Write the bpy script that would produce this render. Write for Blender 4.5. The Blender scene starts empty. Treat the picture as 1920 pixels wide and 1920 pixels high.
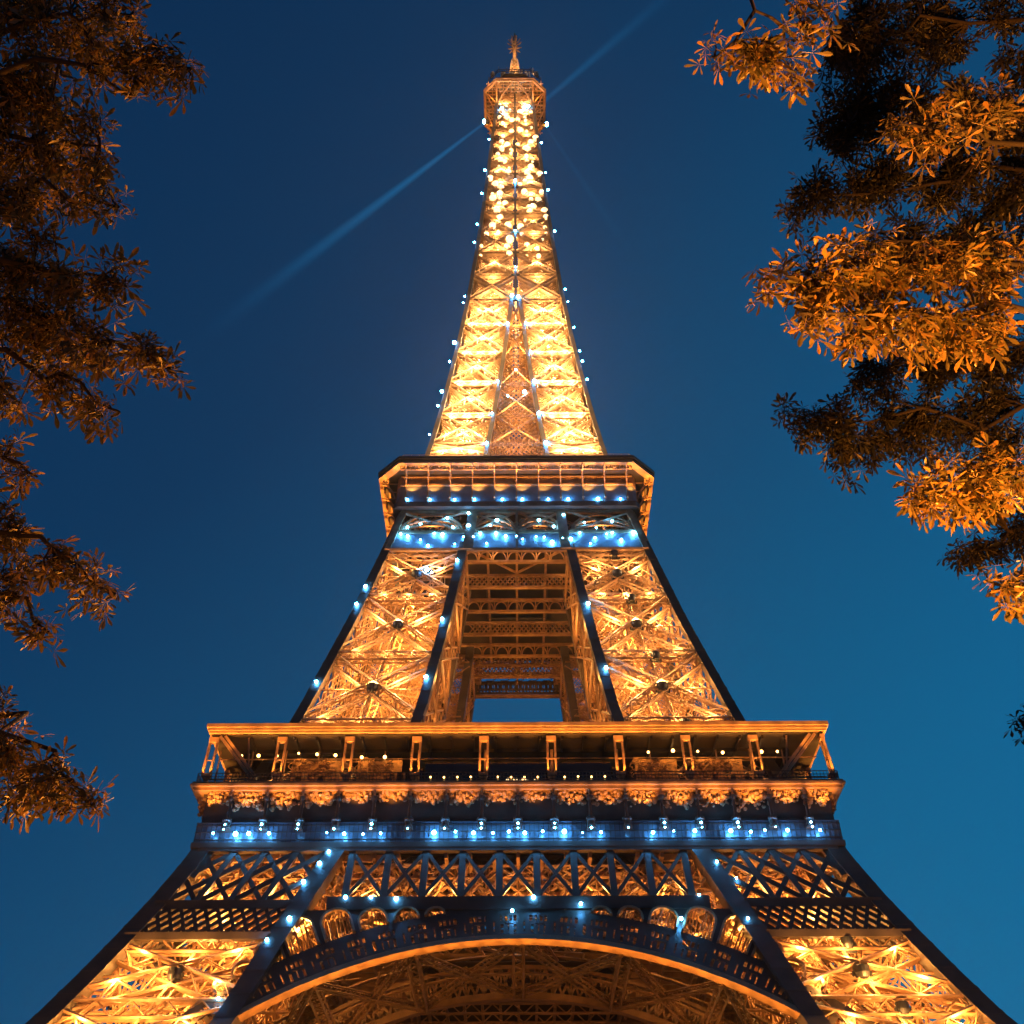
import bpy, math, random
import numpy as np
from mathutils import Vector, Matrix

R = math.radians
scene = bpy.context.scene
C = scene.collection
rng = np.random.default_rng(7)
rnd = random.Random(11)

# ------------------------------------------------------------------ camera
CAM = np.array([0.0, -139.0, 1.7])
PITCH = 42.45
FOC = 1990.7                      # focal length in pixels of the 1920 px photograph
cam_data = bpy.data.cameras.new("camera")
cam = bpy.data.objects.new("camera", cam_data)
C.objects.link(cam)
cam_data.sensor_width = 36.0
cam_data.lens = 36.0 * FOC / 1920.0
cam_data.clip_start = 0.1
cam_data.clip_end = 6000.0
cam_data.shift_x = -0.0045
ROLL = 0.25
cam.matrix_world = (Matrix.Translation(Vector(CAM)) @ Matrix.Rotation(R(90 + PITCH), 4, 'X')
                    @ Matrix.Rotation(R(-ROLL), 4, 'Z'))
scene.camera = cam

# ------------------------------------------------------------------ world: blue hour sky
world = bpy.data.worlds.new("World")
scene.world = world
world.use_nodes = True
nt = world.node_tree
nt.nodes.clear()
wout = nt.nodes.new("ShaderNodeOutputWorld")
bg = nt.nodes.new("ShaderNodeBackground")
sky = nt.nodes.new("ShaderNodeTexSky")
sky.sky_type = 'NISHITA'
sky.sun_disc = False
sky.sun_elevation = R(-4.0)
sky.sun_rotation = R(70)
sky.altitude = 50
# the clear dusk sky is deeper blue high up and to the left, and paler towards the sunken sun
geo = nt.nodes.new("ShaderNodeTexCoord")
dotn = nt.nodes.new("ShaderNodeVectorMath"); dotn.operation = 'DOT_PRODUCT'
gx = Vector((0.62, 0.35, -0.70)).normalized()
dotn.inputs[1].default_value = gx
ramp = nt.nodes.new("ShaderNodeValToRGB")
el = ramp.color_ramp.elements
mr = nt.nodes.new("ShaderNodeMapRange")
mr.inputs["From Min"].default_value = -0.75
mr.inputs["From Max"].default_value = 0.40
SKY = [(0.0, (0.0022, 0.0225, 0.073)), (0.30, (0.0028, 0.036, 0.105)), (0.55, (0.0034, 0.069, 0.176)),
       (0.80, (0.0040, 0.117, 0.270)), (1.0, (0.0045, 0.145, 0.325))]
el[0].position, el[0].color = SKY[0][0], (*SKY[0][1], 1)
el[1].position, el[1].color = SKY[-1][0], (*SKY[-1][1], 1)
for p, c in SKY[1:-1]:
    e = el.new(p); e.color = (*c, 1)
addn = nt.nodes.new("ShaderNodeMix"); addn.data_type = 'RGBA'; addn.blend_type = 'ADD'
skm = nt.nodes.new("ShaderNodeVectorMath"); skm.operation = 'SCALE'
skm.inputs["Scale"].default_value = 0.05
nt.links.new(geo.outputs["Generated"], dotn.inputs[0])
nt.links.new(dotn.outputs["Value"], mr.inputs["Value"])
nt.links.new(mr.outputs["Result"], ramp.inputs["Fac"])
nt.links.new(sky.outputs["Color"], skm.inputs[0])
addn.inputs[0].default_value = 1.0
nt.links.new(ramp.outputs["Color"], addn.inputs[6])
nt.links.new(skm.outputs["Vector"], addn.inputs[7])
nt.links.new(addn.outputs[2], bg.inputs["Color"])
bg.inputs["Strength"].default_value = 1.0
nt.links.new(bg.outputs["Background"], wout.inputs["Surface"])

scene.view_settings.view_transform = 'Standard'
scene.view_settings.look = 'None'
scene.view_settings.exposure = 0.0
scene.view_settings.gamma = 1.0
scene.render.engine = 'CYCLES'
scene.cycles.use_denoising = True
scene.cycles.max_bounces = 5
scene.cycles.diffuse_bounces = 3
scene.cycles.glossy_bounces = 2
scene.cycles.transmission_bounces = 4
scene.cycles.transparent_max_bounces = 12
scene.cycles.sample_clamp_indirect = 4.0
scene.cycles.use_light_tree = True

# ------------------------------------------------------------------ materials
def pbsdf(name, col, rough=0.6, metal=0.0, noise=0.25, scale=0.6, spec=0.4):
    m = bpy.data.materials.new(name); m.use_nodes = True
    n = m.node_tree; b = n.nodes["Principled BSDF"]
    b.inputs["Roughness"].default_value = rough
    b.inputs["Metallic"].default_value = metal
    b.inputs["Specular IOR Level"].default_value = spec
    if noise > 0:
        tc = n.nodes.new("ShaderNodeTexCoord")
        no = n.nodes.new("ShaderNodeTexNoise"); no.inputs["Scale"].default_value = scale
        no.inputs["Detail"].default_value = 5
        cr = n.nodes.new("ShaderNodeValToRGB")
        lo = [max(0, c * (1 - noise)) for c in col]; hi = [min(1, c * (1 + noise)) for c in col]
        cr.color_ramp.elements[0].position = 0.3; cr.color_ramp.elements[0].color = (*lo, 1)
        cr.color_ramp.elements[1].position = 0.7; cr.color_ramp.elements[1].color = (*hi, 1)
        n.links.new(tc.outputs["Object"], no.inputs["Vector"])
        n.links.new(no.outputs["Fac"], cr.inputs["Fac"])
        n.links.new(cr.outputs["Color"], b.inputs["Base Color"])
    else:
        b.inputs["Base Color"].default_value = (*col, 1)
    return m

def emit(name, col, strength):
    m = bpy.data.materials.new(name); m.use_nodes = True
    b = m.node_tree.nodes["Principled BSDF"]
    b.inputs["Base Color"].default_value = (*[min(1, c) for c in col], 1)
    b.inputs["Emission Color"].default_value = (*col, 1)
    b.inputs["Emission Strength"].default_value = strength
    return m

IRON = pbsdf("brown painted iron", (0.33, 0.185, 0.095), 0.55, 0.0, 0.3, 0.9)
IRON_SHADE = pbsdf("shaded brown iron", (0.17, 0.098, 0.052), 0.55, 0.0, 0.3, 0.7)  # the brown iron again, darkened to put shade into the arch underside
IRON_DARK = pbsdf("dark plate and shaded iron", (0.065, 0.047, 0.036), 0.45, 0.0, 0.3, 0.5)  # dark plate; on beams and belt bars it puts shade into the iron
DRUM = pbsdf("black lamp housing", (0.012, 0.012, 0.014), 0.5, 0.0, 0.0)
GLASS = pbsdf("dark window glass", (0.006, 0.010, 0.018), 0.06, 0.0, 0.0, 1, 0.6)
CREAM = pbsdf("cream interior panel", (0.45, 0.33, 0.2), 0.7, 0.0, 0.35, 2.5)
BLUE_L = emit("cold flash bulb", (0.08, 0.42, 1.0), 200.0)
WARM_L = emit("sodium bulb", (1.0, 0.50, 0.13), 10.0)
WHITE_L = emit("warm white bulb", (1.0, 0.70, 0.36), 1.6)
RED_L = emit("red bulb", (1.0, 0.18, 0.06), 4.0)
SODIUM = (1.0, 0.43, 0.09)

# ------------------------------------------------------------------ mesh collector
class MB:
    def __init__(s):
        s.A, s.B, s.W, s.D, s.U, s.T = [], [], [], [], [], []
        s.V, s.F, s.n = [], [], 0
    def bar(s, a, b, w, d=None, up=(0, 0, 1), tw=0.0):
        s.A.append(a); s.B.append(b); s.W.append(w); s.D.append(w if d is None else d); s.U.append(up); s.T.append(tw)
    def quads(s, v, f):
        v = np.asarray(v, float).reshape(-1, 3); f = np.asarray(f, int)
        s.V.append(v); s.F.append(f + s.n); s.n += len(v)
    def box(s, x0, x1, y0, y1, z0, z1):
        v = [(x, y, z) for z in (z0, z1) for y in (y0, y1) for x in (x0, x1)]
        s.quads(v, [(0, 2, 3, 1), (4, 5, 7, 6), (0, 1, 5, 4), (2, 6, 7, 3), (0, 4, 6, 2), (1, 3, 7, 5)])
    def path(s, pts, w, d=None, up=(0, 0, 1), tw=0.0):
        for a, b in zip(pts[:-1], pts[1:]): s.bar(a, b, w, d, up, tw)
    def tube(s, pts, rad, n=8, closed=False):
        P = np.asarray(pts, float); m = len(P)
        rad = np.broadcast_to(np.asarray(rad, float), (m,))
        T = np.gradient(P, axis=0); T /= np.linalg.norm(T, axis=1)[:, None] + 1e-9
        ref = np.array([0.31, 0.95, 0.07]);
        X = np.cross(T, ref); X /= np.linalg.norm(X, axis=1)[:, None] + 1e-9
        Y = np.cross(T, X)
        a = np.linspace(0, 2 * np.pi, n, endpoint=False)
        V = P[:, None] + rad[:, None, None] * (np.cos(a)[None, :, None] * X[:, None] + np.sin(a)[None, :, None] * Y[:, None])
        F = []
        for i in range(m - 1):
            for j in range(n):
                k = (j + 1) % n
                F.append((i * n + j, i * n + k, (i + 1) * n + k, (i + 1) * n + j))
        s.quads(V.reshape(-1, 3), F)
    def lathe(s, prof, n=16, o=(0, 0, 0), ph=0.0):
        a = np.linspace(0, 2 * np.pi, n, endpoint=False) + ph
        V = [(o[0] + r * math.cos(t), o[1] + r * math.sin(t), o[2] + z) for r, z in prof for t in a]
        F = [(i * n + j, i * n + (j + 1) % n, (i + 1) * n + (j + 1) % n, (i + 1) * n + j)
             for i in range(len(prof) - 1) for j in range(n)]
        s.quads(V, F)
    def ball(s, o, r, n=8, m=5, sq=1.0):
        prof = [(max(1e-4, r * math.sin(t)), -r * sq * math.cos(t)) for t in np.linspace(0, math.pi, m + 1)]
        s.lathe(prof, n, o)
    def slab(s, poly, z0, z1):
        n = len(poly); v = [(x, y, z0) for x, y in poly] + [(x, y, z1) for x, y in poly]
        s.extra = getattr(s, 'extra', [])
        base = s.n
        s.V.append(np.array(v, float)); s.n += 2 * n
        s.extra.append([base + i for i in range(n)][::-1]); s.extra.append([base + n + i for i in range(n)])
        s.F.append(np.array([(i, (i + 1) % n, n + (i + 1) % n, n + i) for i in range(n)]) + base)
    def ring(s, outer, inner, z0, z1):          # flat ring between two polygons with the same number of corners
        n = len(outer)
        v = [(x, y, z) for z in (z0, z1) for pl in (outer, inner) for x, y in pl]
        F = []
        for i in range(n):
            j = (i + 1) % n
            F += [(i, j, n + j, n + i), (2 * n + i, 3 * n + i, 3 * n + j, 2 * n + j),
                  (i, 2 * n + i, 2 * n + j, j), (n + i, n + j, 3 * n + j, 3 * n + i)]
        s.quads(v, F)
    def build(s, name, mat, parent=None, smooth=False):
        V, F = list(s.V), list(s.F); n = s.n
        if s.A:
            A = np.asarray(s.A, float); B = np.asarray(s.B, float); U = np.asarray(s.U, float)
            W = np.asarray(s.W, float)[:, None] / 2; D = np.asarray(s.D, float)[:, None] / 2
            T = B - A; L = np.linalg.norm(T, axis=1)[:, None] + 1e-9; T = T / L
            bad = np.abs((T * U).sum(1)) > 0.98
            U[bad] = np.where(np.abs(T[bad][:, :1]) > 0.9, [[0, 1, 0]], [[1, 0, 0]])
            X = np.cross(T, U); X /= np.linalg.norm(X, axis=1)[:, None] + 1e-9
            Y = np.cross(X, T)
            t = np.asarray(s.T, float)[:, None]
            X, Y = X * np.cos(t) + Y * np.sin(t), -X * np.sin(t) + Y * np.cos(t)
            vs = np.stack([A - X * W - Y * D, A + X * W - Y * D, A + X * W + Y * D, A - X * W + Y * D,
                           B - X * W - Y * D, B + X * W - Y * D, B + X * W + Y * D, B - X * W + Y * D], 1)
            f = np.array([(0, 1, 2, 3), (7, 6, 5, 4), (0, 4, 5, 1), (1, 5, 6, 2), (2, 6, 7, 3), (3, 7, 4, 0)])
            fs = (np.arange(len(A)) * 8)[:, None, None] + f[None]
            V.append(vs.reshape(-1, 3)); F.append(fs.reshape(-1, 4) + n); n += len(A) * 8
        me = bpy.data.meshes.new(name)
        V = np.concatenate(V); F = [f for f in F if len(f)]
        ex = getattr(s, 'extra', [])
        nl = sum(f.size for f in F) + sum(len(e) for e in ex)
        npoly = sum(len(f) for f in F) + len(ex)
        loops = np.concatenate([f.ravel() for f in F] + [np.array(e) for e in ex])
        tot = np.concatenate([np.full(len(f), f.shape[1]) for f in F] + [np.array([len(e)]) for e in ex])
        st = np.concatenate([[0], np.cumsum(tot)[:-1]])
        me.vertices.add(len(V)); me.vertices.foreach_set("co", V.ravel())
        me.loops.add(nl); me.loops.foreach_set("vertex_index", loops.astype(np.int32))
        me.polygons.add(npoly); me.polygons.foreach_set("loop_start", st.astype(np.int32))
        me.polygons.foreach_set("use_smooth", np.full(npoly, bool(smooth)))
        me.update(calc_edges=True); me.validate()
        me.materials.append(mat)
        o = bpy.data.objects.new(name, me); C.objects.link(o)
        if parent is not None: o.parent = parent
        return o

def empty(name, loc=(0, 0, 0), parent=None):
    o = bpy.data.objects.new(name, None); C.objects.link(o); o.location = loc
    if parent is not None: o.parent = parent
    return o
def tag(o, label=None, cat=None, group=None, kind=None):
    if label: o['label'] = label
    if cat: o['category'] = cat
    if group: o['group'] = group
    if kind: o['kind'] = kind
    return o
def dup_tree(o, parent=None):
    c = o.copy(); C.objects.link(c)
    if parent is not None: c.parent = parent
    for ch in list(o.children): dup_tree(ch, c)
    return c
def four(o):                       # the same part on the other three sides of the tower
    out = [o]
    for k in (1, 2, 3):
        c = dup_tree(o, o.parent); c.rotation_euler = (0, 0, k * math.pi / 2); out.append(c)
    return out
LAMPS = empty("lamp_lights")
LAMPS['kind'] = 'group'
def point(p, power, col=SODIUM, rad=0.25, sides=1):
    for k in range(sides):
        l = bpy.data.lights.new("floodlight_glow", 'POINT'); l.energy = power; l.color = col; l.shadow_soft_size = rad
        o = bpy.data.objects.new("floodlight_glow", l); C.objects.link(o); o.parent = LAMPS
        x, y, z = p
        for _ in range(k): x, y = -y, x
        o.location = (x, y, z)

def spot(p, aim, power, cone, col=SODIUM, rad=0.15, blend=.5):
    l = bpy.data.lights.new("uplight_glow", 'SPOT'); l.energy = power; l.color = col; l.shadow_soft_size = rad
    l.spot_size = R(cone); l.spot_blend = blend
    o = bpy.data.objects.new("uplight_glow", l); C.objects.link(o); o.parent = LAMPS
    o.location = p; o.rotation_mode = 'QUATERNION'
    o.rotation_quaternion = Vector((0, 0, -1)).rotation_difference(Vector(aim) - Vector(p))

# ------------------------------------------------------------------ outline of the tower
_W = np.array([[0, 62.5], [8, 57], [15, 51.8], [23, 46.6], [30.86, 41.9], [37.2, 38.9], [43.4, 36.2], [47.4, 34.6], [50.6, 33.5], [57, 31.3],
               [69.8, 27.3], [88, 23.0], [106.4, 19.2], [116, 17.3], [127.7, 15.1], [139.6, 13.6], [151.75, 12.3], [165, 11.0], [180.7, 9.7],
               [196, 8.7], [212.8, 7.75], [232, 6.8], [252.6, 5.9], [268.6, 5.15], [278, 4.9]])
_G = np.array([[0, 38], [15, 30.5], [31, 24.9], [39.6, 22.3], [50.6, 18.3], [57, 15.6], [69.8, 11.5], [84, 9.6], [102, 7.5], [116, 6.2], [127.6, 4.9],
               [139.6, 3.6], [152, 2.5], [162, 1.65], [178, 0.55], [190, 0.3], [300, 0.3]])
def w(z): return float(np.interp(z, _W[:, 0], _W[:, 1]))
def g(z): return float(np.interp(z, _G[:, 0], _G[:, 1]))
N3 = {'front': (0, -1, 0), 'side': (1, 0, 0), 'inner_x': (-1, 0, 0), 'inner_y': (0, 1, 0)}
def pt(face, u, z, rec=0.7, reci=0.5, out=0.0):
    """a point on one face of the pillar that stands at +x, -y; u runs from the outer corner to the inner one"""
    W_, G_ = w(z) - rec, g(z) + reci
    t = W_ + (G_ - W_) * u
    if face == 'front': p = (t, -W_, z)
    elif face == 'side': p = (W_, -t, z)
    elif face == 'inner_x': p = (G_, -t, z)
    else: p = (t, -G_, z)
    n = N3[face]
    return np.array([p[0] + n[0] * out, p[1] + n[1] * out, p[2]])
QT = math.pi / 4
def girder(mb, a, b, wid, nrm, rail=0.2, web=0.1, deep=0.0, seg=None):
    """a lattice girder: two (or four) rails with zigzag webbing"""
    a = np.asarray(a, float); b = np.asarray(b, float); nrm = np.asarray(nrm, float)
    t = b - a; L = np.linalg.norm(t); t = t / L
    s = np.cross(t, nrm); s /= np.linalg.norm(s) + 1e-9
    n = seg or max(2, int(round(L / (wid * 1.1))))
    offs = [0.0] if deep == 0 else [-deep / 2, deep / 2]
    for o in offs:
        d = nrm * o
        p0, p1 = s * wid / 2 + d, -s * wid / 2 + d
        mb.bar(a + p0, b + p0, rail, rail, nrm, QT); mb.bar(a + p1, b + p1, rail, rail, nrm, QT)
        for i in range(n):
            c0 = a + t * (L * i / n); c1 = a + t * (L * (i + 1) / n)
            if i % 2: mb.bar(c0 + p0, c1 + p1, web, web, nrm, QT)
            else: mb.bar(c0 + p1, c1 + p0, web, web, nrm, QT)
    if deep:
        for i in range(n):
            c0 = a + t * (L * i / n); c1 = a + t * (L * (i + 1) / n)
            for q in (s * wid / 2, -s * wid / 2):
                mb.bar(c0 + q + nrm * deep / 2, c1 + q - nrm * deep / 2, web, web, nrm, QT)
def hatch(mb, face, z0, z1, step, th, rec=1.4, reci=1.0):
    """fine criss-cross lattice filling one panel of a pillar face"""
    wd = max(0.5, w(z0) - g(z0)); h = z1 - z0
    n = max(2, int(round(wd / step))); m = max(2, int(round(h / step)))
    for i in range(-m, n):
        for sgn in (0, 1):
            v0, v1 = max(0.0, -i / m), min(1.0, (n - i) / m)
            if v1 - v0 < 0.03: continue
            u0, u1 = (i + m * v0) / n, (i + m * v1) / n
            if sgn: u0, u1 = 1 - u0, 1 - u1
            mb.bar(pt(face, u0, z0 + h * v0, rec, reci), pt(face, u1, z0 + h * v1, rec, reci), th, th, N3[face], QT)
def chord(mb, fx, zs, wid, dep=None):
    """continuous square beam swept up the given centre line"""
    a, b = wid / 2, (dep or wid) / 2
    V = []
    for z in zs:
        x, y, _ = fx(z); V += [(x - a, y - b, z), (x + a, y - b, z), (x + a, y + b, z), (x - a, y + b, z)]
    n = len(zs)
    F = [(i * 4 + k, i * 4 + (k + 1) % 4, i * 4 + 4 + (k + 1) % 4, i * 4 + 4 + k) for i in range(n - 1) for k in range(4)]
    mb.quads(V, F + [(3, 2, 1, 0), (n * 4 - 4, n * 4 - 3, n * 4 - 2, n * 4 - 1)])
# ================================================================== the tower
tower = empty("iron_tower")
tag(tower, "tall tapering wrought-iron lattice tower lit gold from inside, studded with cold blue lamps", "tower")

def section(name, parent=tower): return empty(name, (0, 0, 0), parent)
def floodlight(parent, p, r=0.8, power=6000, col=SODIUM):
    """black drum projector on a short yoke; shines upwards"""
    m = MB(); x, y, z = p
    m.lathe([(0.02, -0.55), (r * 0.75, -0.5), (r, -0.1), (r, 0.5), (r * 0.9, 0.55), (r * 0.85, 0.35), (0.02, 0.3)], 14, p)
    m.bar((x - r * 1.15, y, z - 0.75), (x + r * 1.15, y, z - 0.75), 0.18)
    m.bar((x - r * 1.1, y, z - 0.75), (x - r * 1.1, y, z + 0.1), 0.16); m.bar((x + r * 1.1, y, z - 0.75), (x + r * 1.1, y, z + 0.1), 0.16)
    return m.build("floodlight", DRUM, parent)

def frange(a, b, n): return [a + (b - a) * i / n for i in range(n + 1)]
INNER = lambda z: (g(z) + 0.6, -(g(z) + 0.6), z)
OUTER = lambda z: (w(z) - 0.55, -(w(z) - 0.55), z)
IN_X = lambda z: (g(z) + 0.6, -(w(z) - 0.55), z)
IN_Y = lambda z: (w(z) - 0.55, -(g(z) + 0.6), z)

def pillar_piece(name, z0, z1, nodes, cw, parent=tower, gw=1.5, rail=0.22, web=0.11, fine=1.1, fth=0.13, faces=('front', 'side', 'inner_x', 'inner_y'),
                 band=1.4, drums=True, clutter=60):
    """one of the four pillars between two heights: lattice mesh with its corner beams and projectors as sub-parts"""
    lat = MB()
    for fc in faces:
        inner = fc.startswith('inner')
        for a, b in zip(nodes[:-1], nodes[1:]):
            if 39 < a < 52 and not inner: continue
            nrm = np.array(N3[fc], float)
            lo, hi = a + band * 0.5, b - band * 0.5
            girder(lat, pt(fc, 0.02, lo), pt(fc, 0.98, hi), gw, nrm, rail, web, 0.8)
            girder(lat, pt(fc, 0.98, lo), pt(fc, 0.02, hi), gw, nrm, rail, web, 0.8)
            if inner: hatch(lat, fc, a, b, fine, fth)
            elif fc == "front": hatch(lat, fc, a, b, fine * 2.6, fth)
            # mid-height tie and the vertical through the crossing
            zm = (a + b) / 2
            lat.bar(pt(fc, 0.5, a), pt(fc, 0.5, b), 0.18, 0.18, nrm, QT)
            lat.bar(pt(fc, 0.0, zm), pt(fc, 1.0, zm), 0.16, 0.16, nrm, QT)
        for zc in nodes:
            if 43 < zc < 52 and not fc.startswith('inner'): continue
            nrm = np.array(N3[fc], float)
            girder(lat, pt(fc, 0, zc), pt(fc, 1, zc), band * 0.8, nrm, rail, web, 0.9)
    # inside: lift rails, stair flights and bracing
    for k, (ux, uy) in enumerate(((0.35, 0.35), (0.6, 0.4), (0.45, 0.65))):
        f = lambda z: np.array([w(z) + (g(z) - w(z)) * ux, -(w(z) + (g(z) - w(z)) * uy), z])
        zz = frange(z0, z1, max(2, int((z1 - z0) / 5)))
        for a, b in zip(zz[:-1], zz[1:]): girder(lat, f(a), f(b), 1.0, (0.7, 0.7, 0), 0.18, 0.1, 0.0)
    for _ in range(clutter):
        za = rnd.uniform(z0, z1 - 2); zb = za + rnd.uniform(-1.5, 4)
        zb = min(max(zb, z0), z1)
        q = []
        for zz in (za, zb):
            ux, uy = rnd.uniform(.1, .9), rnd.uniform(.1, .9)
            q.append((w(zz) - .8 + (g(zz) - w(zz) + 1.4) * ux, -(w(zz) - .8 + (g(zz) - w(zz) + 1.4) * uy), zz))
        lat.bar(q[0], q[1], rnd.uniform(.08, .2), None, (0, 0, 1), QT)
    o = lat.build(name, IRON, parent)
    zs = frange(z0, z1, max(2, int((z1 - z0) / 4)))
    for f in (OUTER, IN_X, IN_Y, INNER):
        c = MB(); chord(c, f, zs, cw)
        for zc in np.arange(z0 + 1.5, z1 - .5, 2.35):
            chord(c, f, [zc - .22, zc + .22], cw + .07)
        c.build("corner_beam", IRON_DARK, o)
    if drums:
        for a, b in zip(nodes[:-1], nodes[1:]):
            zm = (a + b) / 2
            if 39 < a < 52: continue
            p = pt('front', 0.5, zm, out=0.25); floodlight(o, p, 0.75)
            p2 = pt('side', 0.5, zm, out=0.25); floodlight(o, p2, 0.75)
            zz = b - 0.3
            floodlight(o, pt('front', 0.44, zz, out=0.2), 0.6)
    return o

# ---- lower legs, ground to first floor
leg = pillar_piece("leg", 2.0, 57.0, [2, 10.5, 18.5, 25.5, 32.6, 39.4, 44.2, 50.3], 1.9, gw=1.7, rail=0.26, web=0.12, fine=0.9, fth=0.12, band=1.8, clutter=90)
four(leg)
# ---- pillars between the first and second floors
pillar = pillar_piece("pillar", 57.0, 105.0, [57.5, 69.6, 81.4, 92.9, 102.6], 1.25, gw=1.5, rail=0.24, web=0.11, fine=0.7, fth=0.12, clutter=90)
four(pillar)
# ---- spire
SP = [127.6, 131.0, 139.6, 149.4, 159.0, 168.8, 178.1]
SP2 = [178.1, 187.5, 196.5, 204.9, 213.2, 219.5, 225.4, 232, 238.6, 245.7, 252.9, 259, 265, 271, 277]
spire = section("spire")
sl = MB()
for a, b in zip(SP[:-1], SP[1:]):
    for fc in ('front', 'side', 'inner_x', 'inner_y'):
        nrm = np.array(N3[fc], float)
        wd = w(a) - g(a)
        girder(sl, pt(fc, 0.02, a + .5, .5, .4), pt(fc, 0.98, b - .4, .5, .4), min(1.3, wd * .15), nrm, 0.28, 0.14, 0.5)
        girder(sl, pt(fc, 0.98, a + .5, .5, .4), pt(fc, 0.02, b - .4, .5, .4), min(1.3, wd * .15), nrm, 0.28, 0.14, 0.5)
        girder(sl, pt(fc, 0, a, .5, .4), pt(fc, 1, a, .5, .4), 1.0, nrm, 0.26, 0.14, 0.5)
        hatch(sl, fc, a, b, 0.85, 0.15, 1.1, 0.9)
for a, b in zip(SP2[:-1], SP2[1:]):
    for fc in ('front', 'side'):
        nrm = np.array(N3[fc], float)
        girder(sl, pt(fc, 0.02, a + .4, .45, .1), pt(fc, 0.98, b - .3, .45, .1), 0.85, nrm, 0.34, 0.16, 0.4)
        girder(sl, pt(fc, 0.98, a + .4, .45, .1), pt(fc, 0.02, b - .3, .45, .1), 0.85, nrm, 0.34, 0.16, 0.4)
        girder(sl, pt(fc, 0, a, .45, .1), pt(fc, 1, a, .45, .1), 0.9, nrm, 0.26, 0.14, 0.4)
        hatch(sl, fc, a, b, 0.75, 0.15, 1.1, 0.3)
for _ in range(900):                               # lift shaft, stairs and ties inside
    za = rnd.uniform(128, 272); zb = min(276, za + rnd.uniform(-1, 3.5))
    q = [(rnd.uniform(0.3, .95) * (w(zz) - 1), -rnd.uniform(0.3, .95) * (w(zz) - 1), zz) for zz in (za, zb)]
    sl.bar(q[0], q[1], rnd.uniform(.12, .26), None, (0, 0, 1), QT)
for k in range(48):                                # stair landings
    z = 129 + k * 3.05; W_ = w(z) - 1.5
    sl.bar((g(z) + .6, -(g(z) + W_) * .5, z), (W_, -(g(z) + W_) * .5, z), 0.2, 1.1)
spire_q = sl.build("spire_lattice", IRON, spire)
c = MB(); chord(c, lambda z: (w(z) - .3, -(w(z) - .3), z), frange(121.5, 278, 36), 0.75); c.build("corner_beam", IRON_DARK, spire_q)
c = MB(); chord(c, lambda z: (g(z) + .3, -(w(z) - .3), z), frange(121.5, 178, 14), 0.7); c.build("inner_beam", IRON_DARK, spire_q)
c = MB(); chord(c, lambda z: ((w(z) - .3), -(g(z) + .3), z), frange(121.5, 178, 14), 0.7); c.build("inner_beam", IRON_DARK, spire_q)
c = MB(); chord(c, lambda z: (0.0, -(w(z) - .3), z), frange(178, 277, 24), 0.5)
for z in SP2: c.bar((-.9, -(w(z) - .25), z), (.9, -(w(z) - .25), z), .35)
c.build("centre_beam", IRON_DARK, spire_q)
four(spire_q)
# cross ties between the two front pillars of the spire
ti = MB()
for z in (131.5, 139.6, 149.4, 159.0, 168.8):
    G_ = g(z)
    girder(ti, (-G_, -(w(z) - .5), z), (G_, -(w(z) - .5), z), 0.6, (0, -1, 0), 0.13, 0.08, 0.0)
    zt = min(178, z + 8); 
    ti.bar((-G_, -(w(z) - .5), z), (g(zt), -(w(zt) - .5), zt), .25, None, (0, -1, 0), QT)
    ti.bar((G_, -(w(z) - .5), z), (-g(zt), -(w(zt) - .5), zt), .25, None, (0, -1, 0), QT)
zz = 122.5
while zz < 172:                                     # fine lattice screen between the pillars, set back from their faces
    z2 = zz + 2.6
    n = max(1, int(2 * g(zz) / .9))
    for i in range(-2, n + 1):
        for sg in (1, -1):
            u0, u1 = max(0, i / n), min(1, (i + 2) / n)
            if u1 <= u0: continue
            h = lambda u: zz + (z2 - zz) * (u * n - i) / 2
            a = (sg * (-g(h(u0)) + 2 * g(h(u0)) * u0), -(w(h(u0)) - 3.0), h(u0)); b = (sg * (-g(h(u1)) + 2 * g(h(u1)) * u1), -(w(h(u1)) - 3.0), h(u1))
            ti.bar(a, b, .2, .2, (0, -1, 0), QT)
    zz = z2
four(ti.build("cross_tie", IRON, spire))

# ------------------------------------------------------------------ belt below the first floor
def on_face(x, z, rec=0.0): return np.array([x, -(w(z) - rec), z])
FN = np.array([0, -1, 0.0])
belt = MB()
ZB0, ZB1 = 44.4, 50.3
xs = [(i - 4.5) * 3.82 for i in range(10)]
hx = [-17.2] + [x for x in xs if abs(x) < 16] + [17.2]
for x in xs:
    belt.bar(on_face(x, ZB0), on_face(x, ZB1), 0.68, 0.35, FN)
for x0, x1 in zip(xs[:-1], xs[1:]):
    for (a, b) in (((x0, ZB0), (x1, ZB1)), ((x1, ZB0), (x0, ZB1))):
        belt.bar(on_face(*a), on_face(*b), 0.36, 0.25, FN)
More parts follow.
